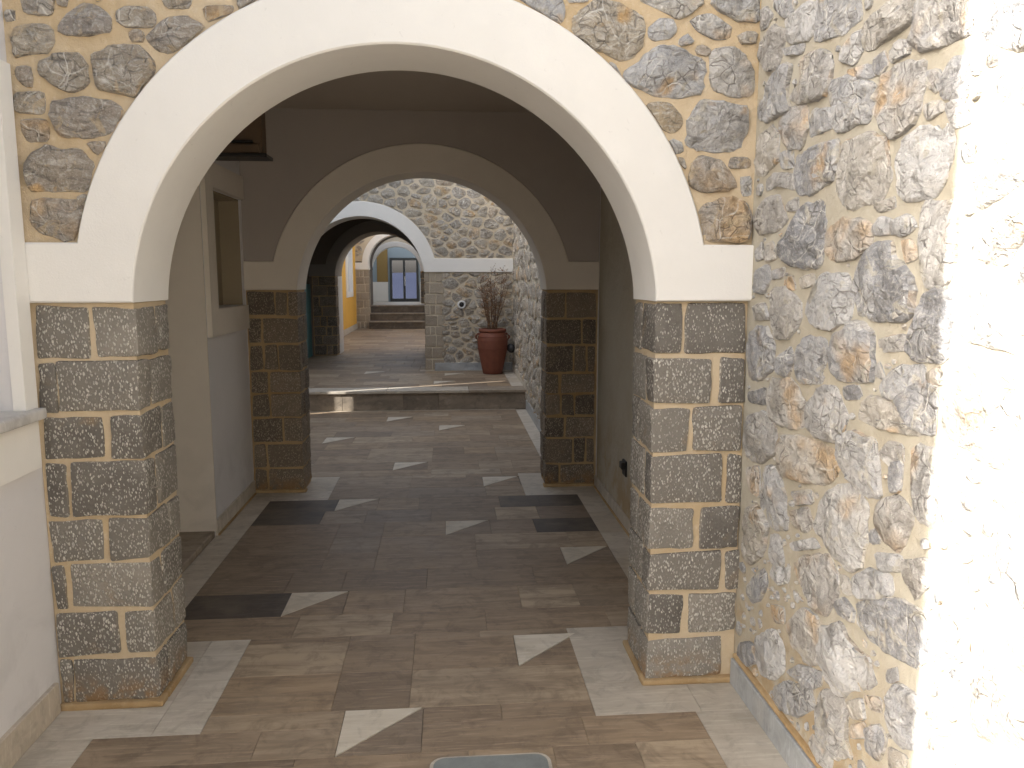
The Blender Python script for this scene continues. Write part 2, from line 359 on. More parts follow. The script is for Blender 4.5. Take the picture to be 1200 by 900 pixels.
def clip(poly, a, b, c):                                        # keep a*x+b*y<=c
    o = []
    for i in range(len(poly)):
        p, q = poly[i], poly[(i+1) % len(poly)]; dp = a*p[0]+b*p[1]-c; dq = a*q[0]+b*q[1]-c
        if dp <= 0: o.append(p)
        if dp*dq < 0: t_ = dp/(dp-dq); o.append((p[0]+(q[0]-p[0])*t_, p[1]+(q[1]-p[1])*t_))
    return o
def inpoly(x, y, p):
    c = False
    for i in range(len(p)):
        a, b = p[i], p[i-1]
        if (a[1] > y) != (b[1] > y) and x < (b[0]-a[0])*(y-a[1])/(b[1]-a[1])+a[0]: c = not c
    return c
def pdist(x, y, p):
    if inpoly(x, y, p): return -1
    d = 9
    for i in range(len(p)):
        a, b = p[i-1], p[i]; ex, ey = b[0]-a[0], b[1]-a[1]; t_ = max(0, min(1, ((x-a[0])*ex+(y-a[1])*ey)/max(1e-12, ex*ex+ey*ey)))
        d = min(d, math.hypot(x-a[0]-ex*t_, y-a[1]-ey*t_))
    return d
def rubble_cells(u0, u1, v0, v1, w, h, r, gap, inside=lambda u, v: True):
    """uneven courses of shrunk Voronoi cells"""
    pts = []; v = v0-h/2; k = 0
    while v < v1+h:
        u = u0-w*r.random()
        while u < u1+w:
            pts.append((u+r.uniform(-.2, .2)*w, v+r.uniform(-.28, .28)*h)); u += w*r.uniform(.55, 1.45)
            if r.random() < .22: pts.append((u-w*.5+r.uniform(-.1, .1)*w, v+h*.5))
        v += h*r.uniform(.85, 1.15)
    out = []; asp = w/h
    for i, (x, y) in enumerate(pts):
        if not (u0-w < x < u1+w): continue
        c = [(u0, v0), (u1, v0), (u1, v1), (u0, v1)]
        for j, (X, Y) in enumerate(pts):
            if i == j or abs(X-x) > 2.6*w or abs(Y-y) > 2.6*h: continue
            dx, dy = X-x, (Y-y)*asp*asp*.8     # favours flat, long cells
            d2 = math.hypot(dx, dy); mx, my = (x+X)/2, (y+Y)/2
            c = clip(c, dx/d2, dy/d2, (dx*mx+dy*my)/d2-gap*r.uniform(.5, 1.3))
            if len(c) < 3: break
        if len(c) < 3 or abs(area(c)) < w*h*.07: continue
        if all(inside(*q) for q in c) and inside(sum(q[0] for q in c)/len(c), sum(q[1] for q in c)/len(c)): out.append(c)
    return out
def grow(p, d):
    c = (sum(q[0] for q in p)/len(p), sum(q[1] for q in p)/len(p)); k = 1+d*2/math.sqrt(abs(area(p)))
    return [(c[0]+(a-c[0])*k, c[1]+(b-c[1])*k) for a, b in p]
def push(c, cx, cz, r, zmin):
    o = []
    for u, v in c:
        d = math.hypot(u-cx, v-cz)
        if d < r: u, v = cx+(u-cx)*r/d, cz+(v-cz)*r/d
        o.append((u, max(v, zmin)))
    return o
def px(z, ox, oy, s): # 'x,y x,y' in an enlarged view -> photo pixels
    return [[(ox+float(q.split(',')[0])/s, oy+float(q.split(',')[1])/s) for q in l.split()] for l in z.strip().split('\n')]

# ------------------------------------------------------------------ key dimensions
D1, T1 = 2.874, .335; D2, T2 = 5.86, .34
XWL, XWR = -1.462, 1.130
H, HT = 1.515, 1.722
AX1, R1, CZ1, RO1, CO1 = -.164, .935, 1.466, 1.13, 1.50
YS, ZP = 9.51, .245                       # raised pavement
Y3 = 11.57; XR2 = .968                    # third arch wall, court side wall
XC = -2.6                                 # left side of the open court

# ================================================================== THE SETTING
def ground():
    g = 3000.
    o = obj('ground', [(-g, -g, -.06), (g, -g, -.06), (g, g, -.06), (-g, g, -.06)], [(0, 1, 2, 3)], 'earth', None, (0, 0, -.06)); tag(o, kind='structure')
ground()
# hills beyond the far glass door
hv = []; hf = []; NX = 60
for i in range(NX+1):
    x = -900+1800*i/NX
    hgt = 7+4*noise.noise(Vector((x*.004+3.1, 0, 0)))+2*noise.noise(Vector((x*.013, 2, 0)))
    for k, (yy, s) in enumerate(((520, 0), (640, .55), (760, 1.), (1000, .3), (1100, 0))): hv.append((x, yy+8*noise.noise(Vector((x*.02, k, 0))), -.2+hgt*s*(1+.12*noise.noise(Vector((x*.03, k*3., 1))))))
for i in range(NX):
    for k in range(4): a = i*5+k; hf.append((a, a+5, a+6, a+1))
tag(obj('hills', hv, hf, 'hill_scrub', None, None, True), kind='structure')

# ---- lower paving: marble rows with white triangle inlays
ROW = .2855; R0 = 2.49
paving = box('paving', XWL-1.3, XWR+.02, -3., YS+.02, -.05, -.006, 'grout'); tag(paving, kind='structure')
TT = .0
def slab(x0, x1, y0, y1, mat, z=TT, name='floor_tile', parent=None, th=.02, g=.0006):
    z += rnd.uniform(-.0002, .0002)
    return bbox(name, x0+g, x1-g, y0+g, y1-g, z-th, z, mat, parent or paving, .0007)
def tri_tile(x, y0, y1, parent, z=TT, w=.29):
    g = .0015; a, b = x+g, x+w-g; c, d = y0+g, y1-g
    for nm, pts, mt in (('inlay_triangle', [(a, c+.004), (b-.006, d), (a, d)], 'white_inlay'), ('floor_tile', [(a+.005, c), (b, c), (b, d-.004)], 'brown_marble')):
        v = [(p[0], p[1], zz) for zz in (z-.02, z+rnd.uniform(-.0005, .0005)) for p in pts]
        obj(nm, v, [(0, 2, 1), (3, 4, 5), (0, 1, 4, 3), (1, 2, 5, 4), (2, 0, 3, 5)], mt, parent)
    return x, x+w
tris = {0: -.396, 2: .280, 4: -.811, 6: .657, 8: -.028, 10: -.80, 12: .266, 14: -.475, 16: .583, 18: -.98, 20: -.105, 22: -.70}
tris2 = {18: -1.235, 5: None}
def row_limits(y):    # inner limits of the brown field at this row (borders step round the piers)
    if y < 2.66: return -1.255, .905
    if y < 3.40: return -.89, .53
    if y < 5.60: return -1.295, .952
    if y < 6.30: return -.885, .565
    return -1.75, .822
def fill_row(y0, y1, xa, xb, fixed, parent, z=TT, mat='brown_marble', dark=()):
    segs = []; x = xa
    for t_ in fixed:
        if t_ is not None: segs.append((x, t_)); segs.append(('t', t_)); x = t_+.29
    segs.append((x, xb))
    for s in segs:
        if s[0] == 't': tri_tile(s[1], y0, y1, parent, z); continue
        a, b = s
        if b-a < .02: continue
        cuts = [a]
        while b-cuts[-1] > .72: cuts.append(cuts[-1]+rnd.choice((.29, .44, .58, .58, .58)))
        if b-cuts[-1] > .52 and rnd.random() < .5: cuts.append(cuts[-1]+.29)
        cuts.append(b)
        for q in range(len(cuts)-1):
            m = mat
            if any(abs((cuts[q]+cuts[q+1])/2-d) < .3 for d in dark): m = 'dark_marble'
            slab(cuts[q], cuts[q+1], y0, y1, m, z, 'floor_tile', parent)
for k in range(-5, 25):
    y0 = R0+ROW*k; y1 = y0+ROW
    ya, yb = y0, min(y1, YS-.03)
    # split rows at the border steps
    cutsy = [ya]+[c for c in (2.665, 3.40, 5.63, 6.30) if ya+.05 < c < yb-.05]+[yb]
    fx = [tris[k]] if k in tris else []
    if k == 18: fx = [-1.235]
    for a, b in zip(cutsy, cutsy[1:]):
        xa, xb = row_limits((a+b)/2)
        f2 = [t_ for t_ in fx if xa-.01 <= t_ and t_+.29 <= xb+.05 and len(cutsy) == 2]
        if len(cutsy) > 2 and b-a > .2: f2 = [t_ for t_ in fx if xa-.01 <= t_ and t_+.29 <= xb+.05]
        dk = []
        if k in (4,): dk = [-1.08]
        if k in (8, 10): dk = [.80]
        if k == 10: dk += [-1.05]
        if k == 9: dk = [-1.12]
        if k == 0:
            fill_row(a, b, xa, tris[0], [], paving); fill_row(a, b, tris[0]+.29, xb, [], paving)
            continue
        fill_row(a, b, xa, xb, f2, paving, dark=dk)
tri_tile(tris[0], R0, R0+ROW, paving)
# pale border slabs round the walls and piers
def borders(x0, x1, y0, y1, along, n, parent=paving, z=TT, mat='pale_marble', name='border_slab'):
    for i in range(n):
        if along == 'y': a = y0+(y1-y0)*i/n; slab(x0, x1, a, y0+(y1-y0)*(i+1)/n, mat, z, name, parent)
        else: a = x0+(x1-x0)*i/n; slab(a, x0+(x1-x0)*(i+1)/n, y0, y1, mat, z, name, parent)
borders(XWL, -1.255, .9, 2.665, 'y', 4); borders(.905, XWR, .9, 2.665, 'y', 4)
slab(XWL, -1.06, 2.665, 2.90, 'pale_marble', name='border_slab'); slab(-1.06, -.89, 2.665, 3.40, 'pale_marble', name='border_slab')
slab(XWL, -1.06, 2.90, 3.40, 'pale_marble', name='border_slab')
slab(.53, .93, 2.665, 2.90, 'pale_marble', name='border_slab'); slab(.53, .93, 2.90, 3.40, 'pale_marble', name='border_slab'); slab(.93, XWR+.05, 2.665, 3.40, 'pale_marble', name='border_slab')
borders(XWL, -1.295, 3.40, 5.63, 'y', 5); borders(.952, XWR+.05, 3.40, 5.63, 'y', 5)
slab(XWL, -.885, 5.63, 5.87, 'pale_marble', name='border_slab'); slab(XWL, -.885, 5.87, 6.30, 'pale_marble', name='border_slab')
slab(.565, XWR+.05, 5.63, 5.87, 'pale_marble', name='border_slab'); slab(.565, XWR+.05, 5.87, 6.30, 'pale_marble', name='border_slab')
borders(.822, XR2+.01, 6.30, YS-.03, 'y', 7)
borders(-1.75, .822, YS-.03, YS+.005, 'x', 5, mat='white_inlay')

# ---- raised pavement: riser slabs, nosing slabs, tiles
deck = box('raised_pavement', -6., XR2+.6, YS+.02, 21.6, -.05, ZP-.024, 'grout'); tag(deck, kind='structure')
for i, (a, b) in enumerate(((-3.2, -1.95), (-1.95, -1.28), (-1.28, -.55), (-.55, -.12), (-.12, .98))):
    bbox('riser_slab', a+.002, b-.002, YS-.002, YS+.03, .001, ZP-.034, 'step_marble', deck, .002)
for a, b in ((-3.2, -1.9), (-1.9, -.75), (-.75, .25), (.25, .98)):
    bbox('nosing_slab', a+.0015, b-.0015, YS-.032, YS+.30, ZP-.032, ZP, 'pale_marble' if a < .1 else 'step_marble', deck, .003)
y = YS+.30; k = 0
while y+ROW < 11.56:
    fx = {1: [-.19], 4: [-.05], 5: [-1.2]}.get(k, [])
    fill_row(y, y+ROW, -2.55, .80, fx, deck, ZP); y += ROW; k += 1
borders(.80, XR2, YS+.30, 11.35, 'y', 4, deck, ZP)
slab(-.42, XR2, y, Y3, 'pale_marble', ZP, 'border_slab', deck); slab(-2.55, -.42, y, Y3, 'brown_marble', ZP, 'floor_tile', deck)
far = MB(); yy = Y3; rr = random.Random(4)
while yy < 21.45:
    x = -4.2
    while x < .9:
        w = rr.choice((.29, .44, .58, .58)); far.add(*bevg(x+.002, x+w-.002, yy+.002, yy+ROW-.002, ZP-.02, ZP+rr.uniform(-.0006, .0006), .0016)); x += w
    yy += ROW
tag(far.build('distant_paving', 'brown_marble', deck), kind='stuff')

# ================================================================== ARCH WALL BUILDER
def arc(cx, cz, r, zspring, n, rev=False):
    a0 = math.asin(max(-1, min(1, (zspring-cz)/r))); o = []
    for i in range(n+1):
        a = PI-a0-(PI-2*a0)*i/n; o.append((cx+r*math.cos(a), cz+r*math.sin(a)))
    return o[::-1] if rev else o
def arch_band(root, x0, x1, xl, xr, z0, zt, cx, ri, ci, ro, co, y0, y1, mat, name='arch_band'):
    inn = arc(cx, ci, ri, z0, 64); inn[0] = (xl, z0); inn[-1] = (xr, z0); out = arc(cx, co, ro, zt, 64, True)
    v = []; f = []
    # front / back rings as quads between the inner and the outer line, imposts as quads
    inn_l = [(x0, z0)]+inn+[(x1, z0)]; out_l = [(x0, zt)]+out[::-1]+[(x1, zt)]
    # round the front arris slightly
    n = len(inn_l); b = .006
    def ring(y, d):
        o = []
        for i, (p, q) in enumerate(zip(inn_l, out_l)):
            t_ = Vector((q[0]-p[0], q[1]-p[1])); t_ = t_.normalized()*d
            o.append(((p[0]+t_.x, y, p[1]+t_.y), (q[0]-t_.x, y, q[1]-t_.y)))
        return o
    rs = [ring(y0, b), ring(y0+b, 0), ring(y1, 0)]
    for r_ in rs:
        for p, q in r_: v += [p, q]
    N = 2*n
    for i in range(n-1):
        a = 2*i; f.append((a, a+2, a+3, a+1)); f.append((2*N+a, 2*N+a+1, 2*N+a+3, 2*N+a+2))
        for k in range(2): f.append((k*N+a, (k+1)*N+a, (k+1)*N+a+2, k*N+a+2)); f.append((k*N+a+1, k*N+a+3, (k+1)*N+a+3, (k+1)*N+a+1))
    for i in (0, n-1):
        for k in range(2): a = 2*i; f.append((k*N+a, k*N+a+1, (k+1)*N+a+1, (k+1)*N+a))
    o = obj(name, v, f, mat, root, None, False); me = o.data
    me.polygons.foreach_set('use_smooth', [True]*len(me.polygons))
    try: me.set_sharp_from_angle(angle=math.radians(28))
    except Exception: pass
    return o
def arch_core(root, x0, x1, xl, xr, zb, z0, top, cx, r, cz, y0, y1, mat, name='wall_core'):
    a = arc(cx, cz, r, z0, 40)
    prof = [(x0, z0)]+[(x0+.001, z0)]*0+a+[(x1, z0), (x1, top), (x0, top)]
    v, f = extrude_y(prof, y0, y1); return obj(name, v, f, mat, root)
def pier(root, x0, x1, y0, y1, zb, zt, courses, mat, mort, inner, name='pier', splits=None):
    """mortar core with dressed blocks on the front face and on the passage side; inner=+1: passage is on the right of the pier"""
    rc = .010
    ix = x1 if inner > 0 else x0
    p = obj(name, *boxg(x0+(0 if inner > 0 else rc), x1-(rc if inner > 0 else 0), y0+rc, y1-.003, zb, zt-.002), mort, root)
    for k, (za, zc, spans) in enumerate(courses):
        g = .007
        dep = .115 if k % 2 else .205
        for (a, b, corner) in spans:
            if corner:
                d = dep if (y1-y0) > .25 else (y1-y0)*.6
                obj('block', *blockg(a, b, y0+rnd.uniform(-.004, .003), y0+d-g, za+g, zc-g), mat, p, None, True)
                if y1-y0-d > .05:
                    q0, q1 = (b-.06, b) if inner > 0 else (a, a+.06)
                    obj('block', *blockg(q0, q1, y0+d+g, y1-.006, za+g+rnd.uniform(-.006, .006), zc-g+rnd.uniform(-.006, .006), .010, .004), mat, p, None, True)
            else:
                obj('block', *blockg(a, b, y0+rnd.uniform(-.004, .003), y0+.08, za+g, zc-g), mat, p, None, True)
    return p
def auto_courses(x0, x1, zb, zt, n, inner, r):
    hs = [r.uniform(.85, 1.15) for _ in range(n)]; s = sum(hs); z = zb; out = []; w = x1-x0
    for k in range(n):
        h = (zt-zb)*hs[k]/s
        c = r.choice(((.38, .0), (.62, .0), (.30, .58), (.55, .8), (.28, .0), (.7, 0)))
        c = [0]+[q for q in c if q]+[1]; sp = []
        for i in range(len(c)-1):
            a, b = x0+w*c[i]+.006, x0+w*c[i+1]-.006
            first, last = i == 0, i == len(c)-2
            if first: a = x0+(.012 if inner > 0 else 0)
            if last: b = x1-(.012 if inner < 0 else 0)
            sp.append((a, b, (last and inner > 0) or (first and inner < 0)))
        out.append((z, z+h, sp)); z += h
    return out

# ================================================================== FIRST ARCH WALL (rubble stone)
A1 = empty('stone_arch_wall', (AX1, D1, 0), 'nearest rubble stone wall with the large bright white round arch on pecked block piers', 'arch wall')
TOP = 3.2
XL1, XR1 = -1.098, .768
arch_core(A1, XWL-.02, XWR+.1, 0, 0, 0, H+.06, TOP, AX1, R1+.10, CZ1, D1, D1+T1-.01, 'tan_mortar', 'mortar_bed')
arch_band(A1, XWL+.004, XWR+.012, XL1, XR1, H, HT, AX1, R1, CZ1, RO1, CO1, D1-.020, D1+T1, 'white_plaster')
zl = [.014, .200, .383, .564, .735, .947, 1.119, 1.312, 1.508][::-1]
Lx = [[(40, 104), (109, 190)], [(45, 65), (68, 190)], [(49, 122), (127, 190)], [(45, 80), (83, 190)], [(50, 122), (127, 190)], [(55, 78), (82, 190)], [(62, 140), (145, 190)], [(70, 85), (88, 190)]]
Lym = [390, 455, 512, 574, 634, 688, 743, 798]
cs = []
for k in range(8):
    sp = []
    for i, (a, b) in enumerate(Lx[k]):
        xa = on_y(a, Lym[k], D1)[0]; xb = on_y(b, Lym[k], D1)[0] if i == 0 else XL1
        sp.append((max(xa, XWL+.012), xb, i == 1))
    cs.append((zl[k+1], zl[k], sp))
pier(A1, XWL+.002, XL1, D1, D1+T1, 0, H, cs, 'pecked_block', 'tan_mortar', 1)
zr = [.016, .194, .375, .545, .727, .936, 1.121, 1.307, 1.510][::-1]
Rx = [[(763, 800), (803, 875)], [(763, 836), (843, 873)], [(763, 808), (813, 871)], [(763, 847), (851, 869)], [(763, 812), (820, 866)], [(763, 845), (850, 866)], [(763, 800), (806, 863)], [(763, 846)]]
Rym = [386, 447, 504, 562, 620, 671, 720, 772]
cs = []
for k in range(8):
    sp = []
    for i, (a, b) in enumerate(Rx[k]):
        xa = XR1 if i == 0 else on_y(a, Rym[k], D1)[0]; xb = on_y(b, Rym[k], D1)[0]
        sp.append((xa, xb, i == 0))
    cs.append((zr[k+1], zr[k], sp))
pier(A1, XR1, XWR-.002, D1, D1+T1, 0, H, cs, 'pecked_block', 'tan_mortar', -1)
# ochre mortar fillets where the piers meet the paving
def fillet(parent, x0, x1, y0, y1, mat='ochre_mortar'):
    v, f = bevg(x0, x1, y0, y1, -.002, .022, .008, .003, seg=2); obj('mortar_fillet', v, f, mat, parent)
for a, b in ((XWL+.003, XL1+.016), (XR1-.016, 1.118)): fillet(A1, a, b, D1-.016, D1+.05); 
fillet(A1, XL1-.03, XL1+.015, D1+.055, D1+T1+.01); fillet(A1, XR1-.015, XR1+.03, D1+.055, D1+T1+.01)

FL = px("""150,-60 370,-60 370,100 180,95
430,170 490,90 590,35 690,55 760,120 770,220 600,250 470,245 420,210
105,200 230,170 340,190 380,290 330,370 240,375 110,400 95,290
830,80 900,55 1030,60 1080,110 1070,185 900,190 830,140
920,235 960,215 1005,240 1000,285 930,285
290,440 400,380 560,380 610,460 610,600 520,640 420,620 290,520
655,380 680,370 820,330 960,330 1090,440 1110,560 1040,660 950,690 820,650 690,620 660,480
130,480 210,475 225,540 225,600 180,600 120,530
120,660 300,650 310,800 130,790
380,720 620,690 780,720 900,810 880,900 830,960 640,970 440,960 370,830
40,85 95,80 95,135 50,140
420,-20 470,-20 460,40 415,25""", 0, 0, 6) + px("""170,10 330,10 340,90 330,150 210,150 165,70
190,380 220,260 330,190 450,220 560,210 650,320 640,420 600,500 400,500 220,500
630,170 780,180 770,230 690,245
230,600 300,560 480,570 620,600 575,740 580,850 450,845 300,800 230,730
560,545 630,540 615,595 560,590""", 0, 140, 6) + px("""173,45 190,25 215,20 238,30 232,48 205,60 185,60
191,-9 224,-9 220,9 196,9
240,9 275,8 274,26 244,26
281,-6 306,-6 304,16 283,17
200,71 212,68 206,80 199,79
128,168 138,170 132,182 127,178""", 0, 0, 1)
FR = px("""130,220 160,90 280,10 370,10 540,90 540,260 480,320 390,335 250,310 160,270
540,10 600,-40 860,-40 870,30 740,110 620,40
580,160 640,110 710,120 730,170 690,215 610,225 580,200
820,130 850,95 930,85 1030,150 1020,210 950,220 880,190
930,10 950,-60 1190,-60 1190,130 1060,115 960,50
750,230 790,200 820,240 760,255
1090,200 1130,185 1180,190 1170,240 1100,240
850,270 880,260 920,285 900,310 850,300
460,400 580,290 600,265 730,265 890,350 870,520 740,545 600,530 480,510 450,450
930,300 1030,270 1110,300 1180,420 1150,540 1050,545 930,500
330,385 380,365 410,430 365,435
130,-40 230,-40 220,10 130,10""", 640, 0, 4.8) + px("""225,230 270,195 320,215 330,265 280,285 240,270
285,330 340,320 350,380 310,370
350,460 400,340 480,300 580,330 640,400 685,490 620,530 500,535 380,510
655,320 680,305 770,315 770,370 645,375
720,450 785,445 780,550 730,550
440,660 500,610 640,570 750,600 780,700 760,840 700,865 480,850 440,780
380,590 420,590 420,650 390,640""", 740, 130, 5.625) + px("""597,-8 655,-8 660,15 655,27 630,22
752,130 765,122 783,121 797,135 799,147 785,156 769,153
808,140 820,120 842,117 874,128 875,150 865,175 830,177 806,172""", 0, 0, 1)
def outside_band(x, z, m=.0): return math.hypot(x-AX1, z-CO1) > RO1+m and z > HT+m
placed = []
def front_stone(p2, Hs, root, mat, y0, lod=0):
    kw = {} if lod == 0 else dict(step=.05, nmax=11, nmin=8, rings=((1., -.4), (.95, .6), (.6, 1.)))
    v, f = stone_geo(p2, Hs, rnd, **kw); T = to_front(y0)
    return obj('stone', [T(q) for q in v], f, mat, root, None, True)
for p in FL+FR:
    p2 = grow([on_y(u, v, D1) for u, v in p], .007)
    p2 = [(max(XWL+.005, min(XWR-.004, x)), z) for x, z in p2]
    q2 = push(p2, AX1, CO1, RO1+.006, HT+.004)        # cut to the plaster band
    if abs(area(q2)) < .0004: continue
    placed.append(q2)
    sz = math.sqrt(abs(area(q2))); front_stone(q2, min(.030, .010+.09*sz)*rnd.uniform(.8, 1.15), A1, 'brown_rubble' if p[0][0] < 400 else ('grey_rubble' if rnd.random() < .6 else 'brown_rubble'), D1)
# rest of the wall above the picture
cells = rubble_cells(XWL+.01, XWR-.01, HT+.02, 3.15, .30, .20, random.Random(3), .022, lambda u, v: outside_band(u, v, -.12))
bb = 0
for c in cells:
    c = push(c, AX1, CO1, RO1+.008, HT+.008); cx = sum(q[0] for q in c)/len(c); cz = sum(q[1] for q in c)/len(c)
    if abs(area(c)) < .004: continue
    if any(min(pdist(cx, cz, p), min(pdist(q[0], q[1], p) for q in c)) < .012 or any(inpoly(q[0], q[1], c) for q in p) for p in placed): continue
    placed.append(c); front_stone(c, .024, A1, 'brown_rubble', D1, 0)
def pebbles(n, u0, u1, v0, v1, ok, r, lo=.012, hi=.03):
    out = []
    for _ in range(n):
        u, v = r.uniform(u0, u1), r.uniform(v0, v1)
        if not ok(u, v): continue
        d = min([pdist(u, v, p) for p in placed if abs(p[0][0]-u) < .6 and abs(p[0][1]-v) < .6] or [9])
        if d < lo+.004 or (d < .022 and u < 1.75 and v0 < 1): continue
        s = min(hi, d-.004)*r.uniform(.8, 1.); a = r.uniform(0, 6); m = r.choice((5, 6, 7)); el = r.uniform(.9, 1.5)
        p = [(u+s*el*math.cos(a+2*PI*i/m)*r.uniform(.75, 1.1)*.8, v+s*math.sin(a+2*PI*i/m)*r.uniform(.75, 1.1)*.8) for i in range(m)]
        placed.append(p); out.append(p)
    return out
for p in pebbles(160, XWL+.03, XWR-.03, HT+.03, 2.7, lambda u, v: outside_band(u, v, .03), random.Random(5), .018, .034): front_stone(p, .012, A1, 'brown_rubble', D1, 0)

# ================================================================== RIGHT RUBBLE WALL
RW = empty('rubble_side_wall', (XWR, 1.5, 0), 'tall grey rubble stone side wall on the right, sunlit at its near end', 'stone wall')
box('mortar_bed', XWR, XWR+.5, -4.5, D1+T1+2.6, -.05, TOP, 'cream_mortar', RW)
E_ = px("""50,60 75,40 100,75 70,125 45,135
105,-20 190,-20 190,60 160,75 120,40
170,90 250,20 310,10 300,130 260,185 180,190
320,-20 490,-20 500,85 420,155 380,165 300,190 300,110
540,90 640,20 740,-20 760,-10 740,100 640,170 560,225 515,190
780,30 810,-30 1000,-30 1000,140 880,200 780,230 745,190
50,190 110,120 160,150 150,220 130,290 90,320 40,280
160,225 240,205 230,245 170,250
430,230 480,160 510,150 510,230 480,285 425,270
645,240 680,195 720,200 720,240 660,275
575,280 610,250 625,290 600,335 575,315
30,490 80,380 150,300 190,310 170,420 180,490 90,550 40,540
190,430 240,380 240,280 320,235 370,270 370,360 340,440 250,470 190,460
375,380 440,350 560,390 560,480 530,550 410,600 390,500 370,440
455,325 540,300 560,350 480,360
565,440 620,340 700,300 800,290 790,420 775,520 700,600 650,630 610,570 570,500
820,340 860,330 880,370 850,410 820,380
885,350 920,280 990,270 985,450 885,440
800,490 860,470 880,500 820,540
900,490 970,465 1000,550 940,575
280,620 290,510 370,500 385,575 330,600
130,570 180,500 260,490 260,600 230,680 170,670
10,720 40,630 100,580 125,620 125,740 60,800 20,790
140,710 190,690 195,760 150,770
80,830 110,800 180,800 190,870 130,850 80,875
205,800 220,720 330,660 405,650 395,760 375,820 280,890 220,880
405,770 425,665 540,610 620,650 640,800 590,920 450,955 395,860
690,750 720,640 800,590 900,590 930,650 900,800 850,890 720,910 680,880""", 880, 0, 3.912)
F_ = px("""45,150 110,60 170,40 190,110 210,150 150,200 80,210
210,80 250,50 255,100 215,100
625,80 690,50 690,90 640,105
170,280 250,150 290,80 370,70 380,200 360,350 290,370 200,330
390,210 460,150 550,150 600,200 590,260 520,320 430,330 385,290
605,180 630,145 675,150 675,205 610,210
690,160 760,130 790,180 740,215 690,205
820,140 850,90 980,70 975,330 940,430 850,440 830,320
740,260 780,250 800,310 760,330
60,300 90,255 100,320 65,330
110,270 140,255 155,320 115,330
60,390 120,360 130,420 100,480 60,470
130,390 190,370 180,410 140,415
200,430 230,410 240,460 205,460
270,420 320,400 330,440 280,455
370,400 480,400 500,460 490,600 400,645 320,620 300,540 330,470
510,480 530,380 600,270 690,265 700,330 780,400 790,470 780,570 700,610 600,600 540,560
140,470 200,465 265,520 270,600 220,680 170,690 130,600
50,550 100,530 122,600 60,600
35,740 60,650 110,640 150,720 140,830 80,880 40,860
170,780 220,740 235,800 210,860 170,840
245,760 300,690 380,690 390,770 360,870 290,895 245,840
405,760 430,680 530,620 600,660 600,800 590,880 480,885 410,840
640,700 720,680 760,690 740,740 650,745
770,720 830,520 910,460 960,500 950,640 940,780 840,795 770,750
610,850 630,810 650,870
650,900 720,830 820,820 830,900 760,960 660,960
860,860 900,840 910,890 870,890""", 870, 220, 3.912)
G_ = px("""75,80 145,60 150,130 80,120
155,100 180,20 260,20 300,70 330,130 320,240 240,235 160,180
340,150 390,60 470,60 500,140 515,200 490,300 400,280 340,220
300,10 400,5 390,35 320,35
510,60 570,50 580,100 520,105
580,170 640,100 720,130 790,215 880,265 800,265 650,235 590,200
760,110 860,30 930,20 930,110 920,250 880,260 800,200
55,300 80,190 140,170 190,230 200,340 130,400 60,370
215,420 210,285 300,280 440,330 490,440 400,500 270,470 220,460
500,300 540,260 650,300 660,420 670,540 610,545 520,460 500,380
690,360 720,310 770,330 770,390 720,405
720,415 770,410 765,520 725,520
825,350 850,330 940,350 930,560 910,680 830,620 820,500
60,430 118,420 118,550 80,530
125,560 150,430 210,430 240,560 250,700 180,690 130,620
270,630 340,610 360,680 330,720 280,680
370,700 400,590 470,510 540,510 610,590 610,750 580,870 540,890 480,830 430,770
40,800 60,610 120,610 160,700 140,820 70,860
660,640 680,580 750,560 820,640 800,720 760,800 700,760 660,700
630,720 665,710 668,760 635,760
280,540 350,530 360,580 300,590
170,740 210,740 230,860 180,860
270,770 360,750 380,790 280,800
660,820 760,830 770,890 680,890""", 860, 440, 3.912)
H_ = px("""740,0 850,-10 850,90 800,150 760,60
265,20 320,-30 420,-30 450,45 470,110 420,215 370,210 330,140
240,270 310,200 370,240 380,330 370,430 330,440 260,350
460,60 500,70 520,120 500,130 470,95
450,180 490,160 525,210 520,250 470,220
540,60 600,30 680,60 690,130 640,155 560,150 540,110
550,180 650,160 750,170 840,230 850,420 800,450 700,400 620,350 560,270
390,300 440,270 480,280 520,360 600,420 610,540 520,550 490,580 430,530 390,430
100,330 180,290 220,380 220,470 180,510 120,480 100,400
20,360 80,350 95,430 60,450 20,410
240,480 300,450 380,480 380,530 340,550 270,500
160,570 230,520 330,550 350,640 270,670 200,640
365,640 390,570 460,565 500,640 500,760 520,850 450,840 380,760
510,620 560,600 570,680 520,670
580,590 640,600 640,650 600,630
690,600 720,545 810,590 800,700 790,810 730,790 690,700
525,720 570,710 570,760 525,760
580,740 640,720 670,780 640,860 590,820
680,480 710,470 715,510 680,515
350,760 385,790 430,860 420,900 380,880 340,800
170,20 240,10 240,80 200,90 170,60
60,110 130,30 150,90 120,160 80,170
170,190 220,200 220,260 180,250
690,820 760,860 740,920 690,900""", 860, 660, 3.75)
placed = []
def side_stone(p2, Hs, mat='grey_rubble', lod=0, root=None, x0=XWR, name='stone'):
    kw = {} if lod == 0 else dict(step=.05, nmax=11, nmin=8, rings=((1., -.4), (.95, .6), (.6, 1.)))
    v, f = stone_geo(p2, Hs, rnd, **kw); T = to_right(x0)
    return obj(name, [T(q) for q in v], f, mat, root or RW, None, True)
for p in E_+F_+G_+H_:
    q2 = [on_x(u, v, XWR) for u, v in p]; q2 = grow(q2, .011); q2 = [(min(D1-.004, a), max(.1, b)) for a, b in q2]
    placed.append(q2); sz = math.sqrt(abs(area(q2)))
    side_stone(q2, min(.026, .008+.08*sz)*rnd.uniform(.75, 1.15), 'grey_rubble')
cells = rubble_cells(.2, D1-.01, .12, 3.15, .27, .21, random.Random(11), .02)
n_ind = len(placed); rest = MB()
